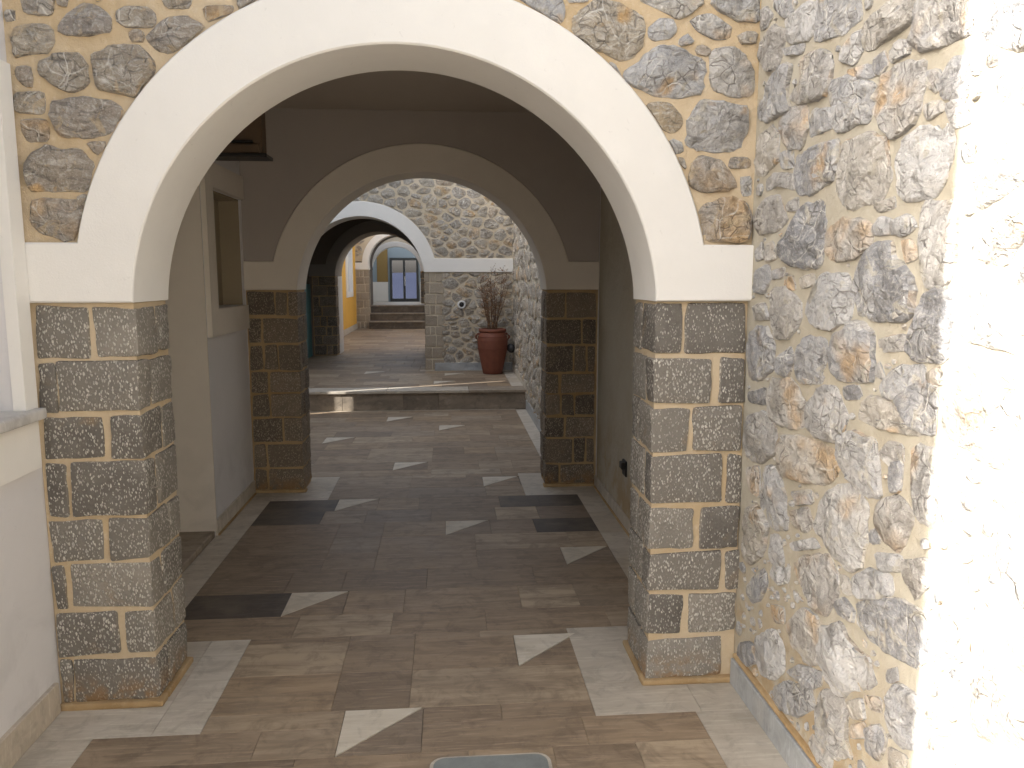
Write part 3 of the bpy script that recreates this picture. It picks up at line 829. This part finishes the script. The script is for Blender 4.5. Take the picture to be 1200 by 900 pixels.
for c in cells:
    cx = sum(q[0] for q in c)/len(c); cz = sum(q[1] for q in c)/len(c)
    if any(pdist(cx, cz, p) < .03 or (sum(pdist(q[0], q[1], p) < .0 for q in c) > 1) or sum(inpoly(q[0], q[1], c) for q in p) > 1 for p in placed if abs(p[0][0]-cx) < .8 and abs(p[0][1]-cz) < .8): continue
    placed.append(c)
    if cz < 2.75 and cx > 1.25 and n_ind < 200: side_stone(c, .022*rnd.uniform(.7, 1.1)); n_ind += 1
    else:
        v, f = stone_geo(c, .02, rnd, step=.04, nmax=16); T = to_right(XWR); rest.add([T(q) for q in v], f)
for c in rubble_cells(-4.4, .2, .12, 3.15, .30, .22, random.Random(12), .02):
    v, f = stone_geo(c, .02, rnd, step=.05, nmax=12, rings=((1., -.4), (.95, .6), (.6, 1.))); T = to_right(XWR); rest.add([T(q) for q in v], f)
for i, p in enumerate(pebbles(3500, 1.2, D1-.03, .13, 2.7, lambda u, v: True, random.Random(8), .009, .07)):
    if n_ind < 298 and abs(area(p)) > .0012: side_stone(p, .012); n_ind += 1
    else:
        v, f = stone_geo(p, .010, rnd, step=.03, nmax=12); T = to_right(XWR); rest.add([T(q) for q in v], f)
tag(rest.build('stone_infill', 'grey_rubble', RW, True), kind='stuff')
for a, b in ((-1.2, .3), (.3, 1.7), (1.7, D1-.012)):
    bbox('skirting_slab', XWR-.024, XWR+.01, a+.002, b-.002, .0, .105, 'blue_marble', RW, .003)
v, f = bevg(XWR-.016, XWR+.01, .2, D1-.012, .106, .125, .008, .002, seg=2); obj('mortar_fillet', v, f, 'ochre_mortar', RW)

# ================================================================== LEFT PLASTER WALL WITH WINDOW
LW = empty('plaster_side_wall', (XWL, 1.7, 0), 'pale plaster side wall with window at the left edge beside the first arch', 'wall')
YC = 1.70-(XWR-XWL)*math.tan(SUN_AZ)         # its free corner throws the upright shadow edge on the rubble wall
w0, w1, wz0, wz1 = 1.35, 2.775, 1.15, 2.17
MB().box(XWL-.7, XWL, YC, D1+T1, -.05, wz0-.04).box(XWL-.7, XWL, YC, D1+T1, wz1, 4.35).box(XWL-.7, XWL, YC, w0, wz0-.04, wz1).box(XWL-.7, XWL-.001, w1, D1+T1, wz0-.04, wz1).build('wall', 'cool_plaster', LW)
wf = MB(); P = .022
wf.box(XWL-.02, XWL+P, w1-.004, D1-.024, wz0-.035, wz1+.135).box(XWL-.10, XWL+P, w0-.09, w0+.004, wz0-.035, wz1+.135).box(XWL-.10, XWL+P-.001, w0+.004, w1-.004, wz1-.004, wz1+.134)
wn = wf.build('window', 'white_plaster', LW)
box('recess_panel', XWL-.30, XWL-.20, w0-.02, w1+.02, wz0-.05, wz1+.02, 'cool_plaster', wn)
bbox('sill', XWL-.21, XWL+.055, w0-.12, D1-.028, wz0-.04, wz0, 'grey_marble', wn, .012, 0, 3)
box('sill_apron', XWL-.02, XWL+P-.002, w0-.09, D1-.026, .935, wz0-.042, 'white_plaster', wn)
for a, b in ((YC, 1.4), (1.4, 2.15), (2.15, D1-.022)):
    bbox('skirting_slab', XWL-.005, XWL+.016, a+.002, b-.002, 0, .12, 'pale_marble', LW, .003)

# ================================================================== FIRST COVERED BAY
ZC = 2.79
box('ceiling_slab', XWL-1.6, XWR+.3, D1+T1-.004, D2+.002, ZC, TOP-.05, 'ceiling_plaster', A1)
BL = empty('passage_left_wall', (XWL, 4.5, 0), 'shaded plaster wall with deep doorway and niche on the left of the passage', 'wall')
dA, dB = 3.45, 4.87          # door recess
nA, nB, nz0, nz1 = 5.08, 5.80, 1.41, 2.15
MB().box(XWL-.5, XWL, D1+T1, dA, -.05, ZC+.01).box(XWL-.5, XWL, dA, dB, 2.42, ZC+.01).box(XWL-.5, XWL, dB, D2+.01, -.05, nz0).box(XWL-.5, XWL, dB, D2+.01, nz1, ZC+.01).box(XWL-.5, XWL, dB, nA, nz0, nz1).box(XWL-.5, XWL, nB, D2+.01, nz0, nz1).build('wall', 'cool_plaster', BL)
box('niche_back', XWL-.49, XWL-.14, nA-.01, nB+.01, nz0-.01, nz1+.01, 'niche_plaster', BL)
MB().box(XWL-.139, XWL-.004, nB-.012, nB-.002, nz0+.002, nz1-.002).box(XWL-.139, XWL-.004, nA+.002, nB-.014, nz1-.012, nz1-.002).build('niche_lining', 'niche_plaster', BL)
dr = MB().box(XWL-1.5, XWL-1.4, dA-.4, dB+.4, -.05, 2.6).box(XWL-1.4, XWL-.5, dB+.001, dB+.2, -.05, 2.6).box(XWL-1.4, XWL-.5, dA-.2, dA-.001, -.05, 2.6).box(XWL-1.4, XWL-.5, dA, dB, 2.43, 2.6).build('door_recess', 'beige_plaster', BL)
bbox('threshold', XWL-1.4, XWL-.003, dA+.002, dB-.002, -.02, .035, 'step_marble', BL, .004)
box('jamb_face', XWL-1.39, XWL+.012, dB-.014, dB-.001, .036, 2.415, 'beige_plaster', BL)
nf = MB().box(XWL-.02, XWL+.03, nA-.16, nA, nz0-.17, nz1+.16).box(XWL-.02, XWL+.029, nA, D2-.03, nz0-.17, nz0-.002).box(XWL-.02, XWL+.029, nA, D2-.03, nz1+.002, nz1+.16).build('niche_frame', 'beige_plaster', BL)
for a, b in ((dB+.002, 5.4), (5.4, D2-.002)): bbox('skirting_slab', XWL-.003, XWL+.014, a, b-.003, 0, .10, 'pale_marble', BL, .003)
obj('mortar_fillet', *bevg(XWL+.010, XWL+.026, dB+.005, D2-.03, -.002, .012, .004, .001), 'ochre_mortar', BL)
BR = empty('passage_right_wall', (XWR, 4.5, 0), 'plain shaded plaster wall on the right of the covered passage', 'wall')
XBR = 1.155
box('wall', XBR-.02, XBR+.4, D1+T1+.001, D2+.01, -.05, ZC+.01, 'cool_plaster', BR)
for a, b in ((D1+T1+.002, 4.1), (4.1, 5.0), (5.0, D2-.002)): bbox('skirting_slab', XBR-.034, XBR-.015, a, b-.003, 0, .09, 'pale_marble', BR, .003)
obj('mortar_fillet', *bevg(XBR-.045, XBR-.03, D1+T1+.03, D2-.03, -.002, .012, .004, .001), 'ochre_mortar', BR)
sk = empty('wall_socket', (XBR-.02, 4.85, .39), 'small black socket low on the right plaster wall of the passage', 'socket')
bbox('plate', XBR-.036, XBR-.021, 4.80, 4.90, .34, .44, 'black_metal', sk, .004); obj('hood', *bevg(XBR-.058, XBR-.037, 4.815, 4.885, .385, .43, .004), 'black_metal', sk)
cn = empty('wooden_canopy', (-1.2, 4.8, 2.24), 'dark brown wooden canopy box under the ceiling at upper left inside the first arch', 'canopy')
bbox('panel', XWL+.003, -1.075, 4.86, 4.97, 2.33, ZC-.004, 'old_wood', cn, .004)
bbox('bottom_board', XWL+.003, -1.04, 4.80, 4.98, 2.30, 2.322, 'black_metal', cn, .004)
bbox('slat', XWL+.003, -1.085, 4.82, 4.856, 2.324, 2.375, 'old_wood', cn, .004)
bbox('slat', XWL+.003, -1.125, 4.835, 4.857, 2.385, 2.40, 'black_metal', cn, .003)

# ================================================================== SECOND ARCH WALL (plastered)
A2 = empty('plaster_arch_wall', (-.175, D2, 0), 'taupe plastered wall with beige round arch on dark block piers, second from the camera', 'arch wall')
XL2, XR2A = -1.088, .738; CX2 = -.175
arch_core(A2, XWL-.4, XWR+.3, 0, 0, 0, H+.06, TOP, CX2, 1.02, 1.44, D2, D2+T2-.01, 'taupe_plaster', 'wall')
arch_band(A2, XWL+.002, XBR-.022, XL2, XR2A, H, HT, CX2, .916, 1.442, 1.112, 1.448, D2-.022, D2+T2, 'beige_plaster')
r2 = random.Random(21)
pier(A2, XWL+.002, XL2, D2, D2+T2, 0, H, auto_courses(XWL+.002, XL2, .02, H-.01, 8, 1, r2), 'dark_block', 'ochre_mortar', 1)
pier(A2, XR2A, XBR-.024, D2, D2+T2, 0, H, auto_courses(XR2A, XBR-.024, .02, H-.01, 8, -1, r2), 'dark_block', 'ochre_mortar', -1)
fillet(A2, XWL+.01, XL2+.012, D2-.014, D2+.05); fillet(A2, XR2A-.012, XBR-.04, D2-.014, D2+.05)

# ================================================================== OPEN COURT
CR = empty('court_side_wall', (XR2, 9, 0), 'grey rubble wall on the right of the open court behind the second arch', 'stone wall')
box('mortar_bed', XR2, XR2+.5, D2+T2+.0, Y3+.4, -.05, 3.2, 'cream_mortar', CR)
far_s = MB()
for c in rubble_cells(D2+T2+.02, Y3-.02, .1, 3.15, .26, .19, random.Random(31), .018):
    v, f = stone_geo(c, .028, rnd, step=.05, nmax=13, nmin=8, rings=((1., -.4), (.95, .6), (.6, 1.))); T = to_right(XR2); far_s.add([T(q) for q in v], f)
tag(far_s.build('stone_facing', 'far_rubble', CR, True), kind='stuff')
for a, b in ((D2+T2+.01, 7.8), (7.8, YS-.04)): bbox('skirting_slab', XR2-.022, XR2+.01, a, b-.003, 0, .12, 'blue_marble', CR, .003)
for a, b in ((YS+.01, 10.3), (10.3, Y3-.03)): bbox('skirting_slab', XR2-.022, XR2+.01, a, b-.003, ZP, ZP+.10, 'pale_marble', CR, .003)
# left of the court: unseen masses added to block sun but for one slit
ta = math.tan(SUN_AZ); ys0 = 9.35+(XC+1.661)*ta
def mass(name, label, pts, z0, z1, mat='outer_plaster'):
    n = len(pts); v = [(x, y, z0) for x, y in pts]+[(x, y, z1) for x, y in pts]
    return tag(obj(name, v, [tuple(range(n)), tuple(range(n, 2*n))]+[(i, (i+1) % n, n+(i+1) % n, n+i) for i in range(n)], mat), label, 'light blocker')
g2 = .042; dx = 1.2
mass('courtyard_building', 'unseen mass added left of the open court to block the sun, nearer one', [(XC, D1+T1+.01), (XC, ys0-g2), (XC-dx, ys0-g2-dx*ta), (XC-dx, D1+T1+.01)], -.05, 4.95)
mass('courtyard_building', 'unseen mass added left of the open court to block the sun, farther one', [(XC, ys0+g2), (XC, Y3), (XC-dx, Y3), (XC-dx, ys0+g2-dx*ta)], -.05, 4.95)
zl_ = ZP+.14+(XR2-XC)/math.cos(SUN_AZ)*math.tan(SUN_EL)
mass('bridging_lintel', 'unseen block added over the slit left of the court to cap the sun stripe', [(XC, ys0-g2+.002), (XC, ys0+g2-.002), (XC-.5, ys0+g2-.002-.5*ta), (XC-.5, ys0-g2+.002-.5*ta)], zl_, 4.94)  # unseen block added so the sun stripe ends low on the court wall
mass('rear_building', 'unseen mass added behind the viewpoint to darken the nearest wall', [(-4., -9.), (6., -9.), (6., -5.2), (-4., -5.2)], -.05, 4.6)  # unseen, added to cut off low sky and darken the front wall
# terracotta jar and dry shrub
PC = (.637, 11.16, ZP+.001)
pot = empty('terracotta_jar', PC, 'tall reddish terracotta jar standing on the raised pavement in the court corner', 'jar')
body = [(.135, 0), (.142, .02), (.150, .06), (.180, .20), (.208, .34), (.218, .44), (.212, .52), (.190, .58), (.172, .60), (.160, .60), (.160, .56)]
obj('body', *lathe(body, PC, 40), 'terracotta', pot, None, True)
obj('rim', *lathe([(.168, .590), (.192, .598), (.198, .612), (.196, .632), (.186, .640), (.165, .640), (.158, .60)], PC, 40), 'terracotta', pot, None, True)
for z in (.36, .47, .53): obj('raised_band', *lathe([(.200, z-.012), (.2225 if z > .4 and z < .5 else .217, z), (.200, z+.012)], PC, 40), 'terracotta_dark', pot, None, True)
for s in (-1, 1):
    pts = [Vector(PC)+Vector((s*(.188+.05*math.sin(PI*i/7)), -.02, .47+.11*i/7)) for i in range(8)]
    obj('handle', *tubeg(pts, [.014]*8, 8), 'terracotta_dark', pot, None, True)
obj('soil', *lathe([(.15, .575), (.158, .60), (.08, .612), (.01, .615)], PC, 24), 'soil', pot, None, True)
sh = empty('dry_shrub', (PC[0], PC[1], PC[2]+.6), 'bare twiggy dry shrub growing out of the terracotta jar', 'shrub')
tw = random.Random(9); stem = MB(); lf = MB()
def leaf(p, r_):
    d = Vector((tw.gauss(0, 1), tw.gauss(0, 1), tw.gauss(0, .8))).normalized(); a = d.orthogonal().normalized()
    l = r_*tw.uniform(.7, 1.4); p = Vector(p); lf.add([p, p+d*l*.5+a*l*.3, p+d*l, p+d*l*.5-a*l*.3], [(0, 1, 2, 3)])
for i in range(24):
    a = tw.uniform(0, 2*PI); lean = tw.uniform(.02, .34); L = tw.uniform(.5, .86)
    p0 = Vector(PC)+Vector((.07*math.cos(a)*tw.random(), .07*math.sin(a)*tw.random(), .60)); pts = []
    for k in range(6):
        t_ = k/5; pts.append(p0+Vector((math.cos(a)*lean*L*t_+tw.gauss(0, .008), math.sin(a)*lean*L*t_+tw.gauss(0, .008), L*t_)))
    stem.add(*tubeg(pts, [.0065*(1-.75*k/5) for k in range(6)], 5))
    for k in range(2, 6):
        for _ in range(3):
            b = pts[k]; e = b+Vector((tw.gauss(0, .07), tw.gauss(0, .06), tw.uniform(.02, .13)))
            m_ = (b+e)/2+Vector((tw.gauss(0, .01), 0, tw.gauss(0, .01))); stem.add(*tubeg([b, m_, e], [.0032, .0025, .001], 4))
            for _ in range(2): leaf(m_.lerp(e, tw.random()), .02)
    for k in range(1, 4):
        if tw.random() < .7: leaf(pts[k], .03)
stem.build('stems', 'twig', sh); tag(lf.build('dry_leaves', 'dry_leaf', sh), kind='stuff')
lp = empty('wall_spotlight', (XR2-.03, 11.25, .60), 'small dark round spotlight on the court wall beside the jar', 'wall lamp')
obj('arm', *tubeg([(XR2+.01, 11.22, .60), (XR2-.05, 11.22, .60)], [.015, .015], 10), 'black_metal', lp)
obj('housing', *tubeg([(XR2-.03, 11.27, .565), (XR2-.05, 11.22, .585), (XR2-.075, 11.13, .615), (XR2-.078, 11.12, .617)], [.03, .055, .06, .05], 16), 'black_metal', lp, None, True)
rf = empty('round_wall_lamp', (.208, Y3-.03, 1.215), 'small round white bulkhead lamp on the stone wall left of the jar', 'wall lamp')
def disc_y(name, c, prof, mat, root, n=24):
    v, f = lathe(prof, (0, 0, 0), n); return obj(name, [(c[0]+q[0], c[1]-q[2], c[2]+q[1]) for q in v], f, mat, root, None, True)
disc_y('ring', (.208, Y3-.02, 1.215), [(.062, -.03), (.062, .02), (.05, .03), (.040, .03), (.038, .01)], 'white_metal', rf)
disc_y('lens', (.208, Y3-.02, 1.215), [(.04, .0), (.03, .018), (.01, .024)], 'black_metal', rf)

# ================================================================== THIRD ARCH WALL (rubble, offset to the left)
A3 = empty('far_stone_arch_wall', (-1.17, Y3, ZP), 'warm tan rubble wall with white arch and long white band behind the jar', 'arch wall')
X3L, X3R, Z3, ZT3, CX3 = -2.12, -.332, 1.686, 1.884, -1.226
T3 = .45
arch_core(A3, XC-1.3, XR2+.01, 0, 0, 0, Z3+.06, 3.15, CX3, .98, 1.58, Y3, Y3+T3, 'pale_mortar', 'mortar_bed')
arch_band(A3, XC-1., XR2-.003, X3L, X3R, Z3, ZT3, CX3, .8963, 1.58, 1.087, 1.60, Y3-.022, Y3+T3+.004, 'white_plaster')
box('mortar_bed', X3R+.012, XR2+.005, Y3+.006, Y3+T3-.01, -.05, Z3-.001, 'pale_mortar', A3); box('mortar_bed', XC-1.3, X3L-.012, Y3+.006, Y3+T3-.01, -.05, Z3-.001, 'pale_mortar', A3)
r3 = random.Random(5)
def ob3(u, v): return math.hypot(u-CX3, v-1.60) > .80
for c in rubble_cells(-2.5, XR2-.015, ZT3+.01, 3.12, .22, .145, r3, .009, ob3):
    c = push(c, CX3, 1.60, 1.094, ZT3+.006)
    if abs(area(c)) > .003: front_stone(c, .022*rnd.uniform(.7, 1.1), A3, 'far_rubble', Y3, 1)
for c in rubble_cells(X3R+.25, XR2-.015, ZP+.10, Z3-.01, .22, .14, r3, .009): front_stone(c, .026*rnd.uniform(.7, 1.2), A3, 'far_rubble', Y3+.006, 1)
pr = auto_courses(X3R, X3R+.27, ZP+.01, Z3-.01, 9, -1, r3)
for za, zc, sp in pr:
    for i, (a, b, c_) in enumerate(sp):
        obj('block', *bevg(a, b+(r3.uniform(-.02, .05) if i == len(sp)-1 else 0), Y3-.004, Y3+.2, za+.008, zc-.008, .010, .006, seg=2), 'far_block', A3)
    obj('block', *bevg(X3R, X3R+.06, Y3+.21, Y3+T3-.012, za+.008, zc-.008, .010, .005), 'far_block', A3)
pr = auto_courses(X3L-.36, X3L, ZP+.01, Z3-.01, 8, 1, r3)
for za, zc, sp in pr:
    for a, b, c_ in sp: obj('block', *bevg(a, b, Y3-.004, Y3+.2, za+.008, zc-.008, .010, .006), 'far_block', A3)
bbox('skirting_slab', X3R+.14, .52, Y3-.022, Y3+.012, ZP+.001, ZP+.115, 'blue_marble', A3, .003); bbox('skirting_slab', .523, XR2-.004, Y3-.022, Y3+.012, ZP+.001, ZP+.115, 'blue_marble', A3, .003)

# ================================================================== SECOND COVERED BAY
Y4, T4 = 14.0, .85
b2 = empty('inner_passage_wall', (-2.43, 13, ZP), 'dark plaster wall with teal door on the left inside the second passage', 'wall')
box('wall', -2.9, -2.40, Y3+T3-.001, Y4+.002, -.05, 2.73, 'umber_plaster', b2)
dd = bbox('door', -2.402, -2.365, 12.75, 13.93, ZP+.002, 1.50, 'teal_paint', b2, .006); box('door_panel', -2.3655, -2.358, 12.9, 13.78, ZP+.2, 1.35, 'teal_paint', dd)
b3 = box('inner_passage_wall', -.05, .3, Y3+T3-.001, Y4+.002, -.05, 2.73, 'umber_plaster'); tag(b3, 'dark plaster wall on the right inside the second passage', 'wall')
A4 = empty('inner_arch_wall', (-1.17, Y4, ZP), 'dark plastered arch with blackish block pier at the end of the second passage', 'arch wall')
X4L, X4R, Z4 = -1.94, -.40, 1.635
box('ceiling_slab', -4.2, .8, Y3+T3-.003, Y4+.003, 2.72, 3.1, 'umber_plaster', A4)
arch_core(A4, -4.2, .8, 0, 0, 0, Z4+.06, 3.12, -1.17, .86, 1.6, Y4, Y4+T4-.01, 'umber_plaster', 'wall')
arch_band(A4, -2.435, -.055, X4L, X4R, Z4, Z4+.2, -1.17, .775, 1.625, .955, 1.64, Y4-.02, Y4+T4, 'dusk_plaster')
pier(A4, -2.35, X4L, Y4, Y4+.3, ZP, Z4, auto_courses(-2.35, X4L, ZP+.01, Z4-.01, 8, 1, r3), 'dark_block', 'ochre_mortar', 1)
pier(A4, X4R, -.052, Y4, Y4+.3, ZP, Z4, auto_courses(X4R, -.052, ZP+.01, Z4-.01, 8, -1, r3), 'dark_block', 'ochre_mortar', -1)
box('jamb', -2.9, X4L, Y4+.3, Y4+T4, -.05, Z4-.001, 'cool_plaster', A4); box('jamb', X4R, .4, Y4+.3, Y4+T4, -.05, Z4-.001, 'cool_plaster', A4)
box('corner_fill', -2.42, -2.341, Y4+.03, Y4+.298, ZP, Z4-.003, 'umber_plaster', A4)

# ================================================================== FAR COURT
Y5 = 21.5
yw = empty('yellow_wall', (-2.45, 18, ZP), 'bright yellow plaster wall with narrow white framed window in the far court', 'wall')
wa, wb, za, zb = 19.55, 20.55, 1.25, 2.45
MB().box(-3.0, -2.45, Y4+T4, Y5+.01, -.05, za).box(-3.0, -2.45, Y4+T4, Y5+.01, zb, 3.3).box(-3.0, -2.45, Y4+T4, wa, za, zb).box(-3.0, -2.45, wb, Y5+.01, za, zb).build('wall', 'yellow_plaster', yw)
wn = MB().box(-2.6, -2.42, wa-.12, wa+.004, za-.12, zb+.12).box(-2.6, -2.42, wb-.004, wb+.12, za-.12, zb+.12).box(-2.6, -2.421, wa+.004, wb-.004, za-.12, za+.004).box(-2.6, -2.421, wa+.004, wb-.004, zb-.004, zb+.12).build('window', 'white_plaster', yw)
box('pane', -2.52, -2.50, wa+.005, wb-.005, za+.005, zb-.005, 'cool_plaster', wn); bbox('mullion', -2.499, -2.47, 20.02, 20.08, za+.002, zb-.002, 'white_plaster', wn, .004)
bbox('skirting_slab', -2.452, -2.425, Y4+T4+.01, Y5-.02, ZP, ZP+.14, 'pale_marble', yw, .003)
fr = box('far_court_wall', .35, .8, Y4+T4-.001, 26., -.05, 3.0, 'outer_plaster'); tag(fr, 'pale plaster wall on the right of the far court', 'wall')
A5 = empty('distant_stone_arch_wall', (-1.33, Y5, ZP), 'distant brown stone arch wall with white arch above the three dark steps', 'arch wall')
X5L, X5R, Z5, CX5 = -2.095, -.565, 1.985, -1.33
arch_core(A5, -3.4, .36, 0, 0, 0, Z5+.06, 3.12, CX5, .85, 1.97, Y5, Y5+.4, 'pale_mortar', 'mortar_bed')
arch_band(A5, -2.448, .34, X5L, X5R, Z5-.16, Z5+.03, CX5, .768, 1.98, .94, 1.98, Y5-.02, Y5+.404, 'white_plaster')
for x0, x1, inn in ((-2.448, X5L, 1), (X5R, X5R+.4, -1)):
    pier(A5, x0, x1, Y5, Y5+.4, ZP, Z5-.16, auto_courses(x0, x1, ZP+.01, Z5-.17, 8, inn, r3), 'far_block', 'pale_mortar', inn)
box('mortar_bed', X5R+.4, .36, Y5+.01, Y5+.39, -.05, Z5-.161, 'pale_mortar', A5)
for c in rubble_cells(-2.43, .3, Z5+.05, 3.1, .26, .17, r3, .015, lambda u, v: math.hypot(u-CX5, v-1.98) > .96): front_stone(c, .025, A5, 'far_rubble', Y5, 1)
arch_core(A5, -2.7, .3, 0, 0, 0, Z5-.16, 3.0, CX5, .772, 1.98, Y5+.406, Y5+1.15, 'umber_plaster', 'vault_lining')
box('vault_side', -2.7, X5L-.006, Y5+.406, Y5+1.15, -.05, Z5-.162, 'umber_plaster', A5); box('vault_side', X5R+.006, .3, Y5+.406, Y5+1.15, -.05, Z5-.162, 'umber_plaster', A5)
st = empty('stone_steps', (-1.33, Y5-.2, ZP), 'three dark marble steps under the distant arch', 'steps')
for k in range(3):
    y0 = Y5-.25+.30*k; z1 = ZP+.205*(k+1)
    box('riser', X5L+.001, X5R-.001, y0+.02, Y5+.9, z1-.205+.001, z1-.03, 'dark_marble', st)
    bbox('tread', X5L+.002, X5R-.002, y0, y0+.33 if k < 2 else Y5+.9, z1-.029, z1, 'step_marble', st, .004)
ZF = ZP+.615
ft = box('far_terrace', -4.5, .34, Y5+.9, 25.5, -.05, ZF-.001, 'pale_marble'); tag(ft, kind='structure')
A6 = empty('terrace_arch_wall', (-1.5, 23.4, ZF), 'small farthest white arch in front of the glass door', 'arch wall')
X6L, X6R, Z6, CX6 = -2.20, -.78, 1.80, -1.49
arch_core(A6, -3.2, .345, 0, 0, 0, Z6+.06, 2.9, CX6, .80, 1.78, 23.4, 23.7, 'pale_mortar', 'mortar_bed')
arch_band(A6, -3.0, .34, X6L, X6R, Z6, Z6+.16, CX6, .71, 1.80, .86, 1.80, 23.38, 23.704, 'white_plaster')
for x0, x1, inn in ((-2.62, X6L, 1), (X6R, X6R+.4, -1)):
    pier(A6, x0, x1, 23.4, 23.7, ZF, Z6, auto_courses(x0, x1, ZF+.01, Z6-.01, 5, inn, r3), 'dark_block', 'ochre_mortar', inn)
box('mortar_bed', X6R+.4, .345, 23.41, 23.69, -.05, Z6-.001, 'pale_mortar', A6); box('mortar_bed', -3.2, -2.62, 23.41, 23.69, -.05, Z6-.001, 'pale_mortar', A6)
YE = 25.2
ew = empty('end_wall', (-1.4, YE, ZF), 'blue grey end wall closing the view, ochre panel and white dado beside its door', 'wall')
dx0, dx1, dz1 = -1.80, -.90, 2.235
MB().box(-3.2, dx0, YE, YE+.2, -.05, 3.0).box(dx1, .345, YE, YE+.2, -.05, 3.0).box(dx0, dx1, YE, YE+.2, dz1, 3.0).build('wall', 'blue_grey_plaster', ew)
box('ochre_panel', -2.20, -1.86, YE-.03, YE-.001, ZF+.62, 2.7, 'ochre_panel', ew)
box('white_dado', -2.40, -1.86, YE-.05, YE-.002, ZF+.001, ZF+.62, 'white_plaster', ew); box('white_dado', -.86, -.45, YE-.05, YE-.002, ZF+.001, ZF+.62, 'white_plaster', ew)
gd = empty('glass_door', (-1.35, YE, ZF), 'dark framed double glass door at the far end showing hills and sky', 'door')
fm = MB().box(dx0, dx0+.07, YE-.04, YE+.1, ZF, dz1).box(dx1-.07, dx1, YE-.04, YE+.1, ZF, dz1).box(dx0+.07, dx1-.07, YE-.039, YE+.1, dz1-.08, dz1).box(dx0+.07, dx1-.07, YE-.039, YE+.1, ZF, ZF+.10).box(-1.385, -1.315, YE-.038, YE+.09, ZF+.10, dz1-.08)
fm.build('frame', 'dark_frame', gd)
box('pane', dx0+.071, -1.386, YE+.02, YE+.03, ZF+.101, dz1-.081, 'window_glass', gd); box('pane', -1.314, dx1-.071, YE+.02, YE+.03, ZF+.101, dz1-.081, 'window_glass', gd)
obj('handle', *tubeg([(-1.33, YE-.05, ZF+.5), (-1.33, YE-.05, ZF+.8)], [.012, .012], 8), 'white_metal', gd)

mass('terrace_building', 'tall unseen mass added left of the far terrace to block the sun', [(-3.2, Y5+.42), (-3.2, 27.6), (-4.2, 27.6), (-4.2, Y5+.42)], -.05, 4.5)  # unseen, added to keep direct sun off the far end
mass('terrace_building', 'tall unseen mass added behind the yellow wall to block the sun', [(-3.01, Y4+T4+.01), (-3.01, Y5+.4), (-4.2, Y5+.4), (-4.2, Y4+T4+.01)], -.05, 4.5)  # unseen, added to hold the far court in shade
bv_ = []; bf_ = []
for i in range(41):
    x = -60+120*i/40
    for k, (yy, z) in enumerate(((26.4, -.3), (28, .75), (34, 1.2), (44, 1.62), (70, -.4))):
        bv_.append((x, yy+2*noise.noise(Vector((x*.1, k, 0))), z-.035*(x+3)*(k in (2, 3))*(abs(x) < 25)+.35*noise.noise(Vector((x*.35, k*2., 5)))*(k > 0)))
for i in range(40):
    for k in range(4): a = i*5+k; bf_.append((a, a+5, a+6, a+1))
tag(obj('scrub_bank', bv_, bf_, 'hill_scrub', None, None, True), kind='structure')

# ================================================================== MANHOLE COVER
mh = empty('manhole_cover', (.12, 2.25, 0), 'grey steel access cover with rounded corners in the paving at the bottom', 'manhole cover')
def rrect(x0, x1, y0, y1, r, z0, z1, n=6):
    p = []
    for cx, cy, a0 in ((x1-r, y1-r, 0), (x0+r, y1-r, 90), (x0+r, y0+r, 180), (x1-r, y0+r, 270)):
        for i in range(n+1): a = math.radians(a0+90*i/n); p.append((cx+r*math.cos(a), cy+r*math.sin(a)))
    m = len(p); return [(x, y, z0) for x, y in p]+[(x, y, z1) for x, y in p], [tuple(range(m)), tuple(range(m, 2*m))]+[(i, (i+1) % m, m+(i+1) % m, m+i) for i in range(m)]
obj('frame', *rrect(-.075, .328, 2.03, 2.452, .05, .0005, .005), 'pale_marble', mh)
obj('lid', *rrect(-.063, .316, 2.042, 2.440, .042, .0045, .009), 'manhole_steel', mh)
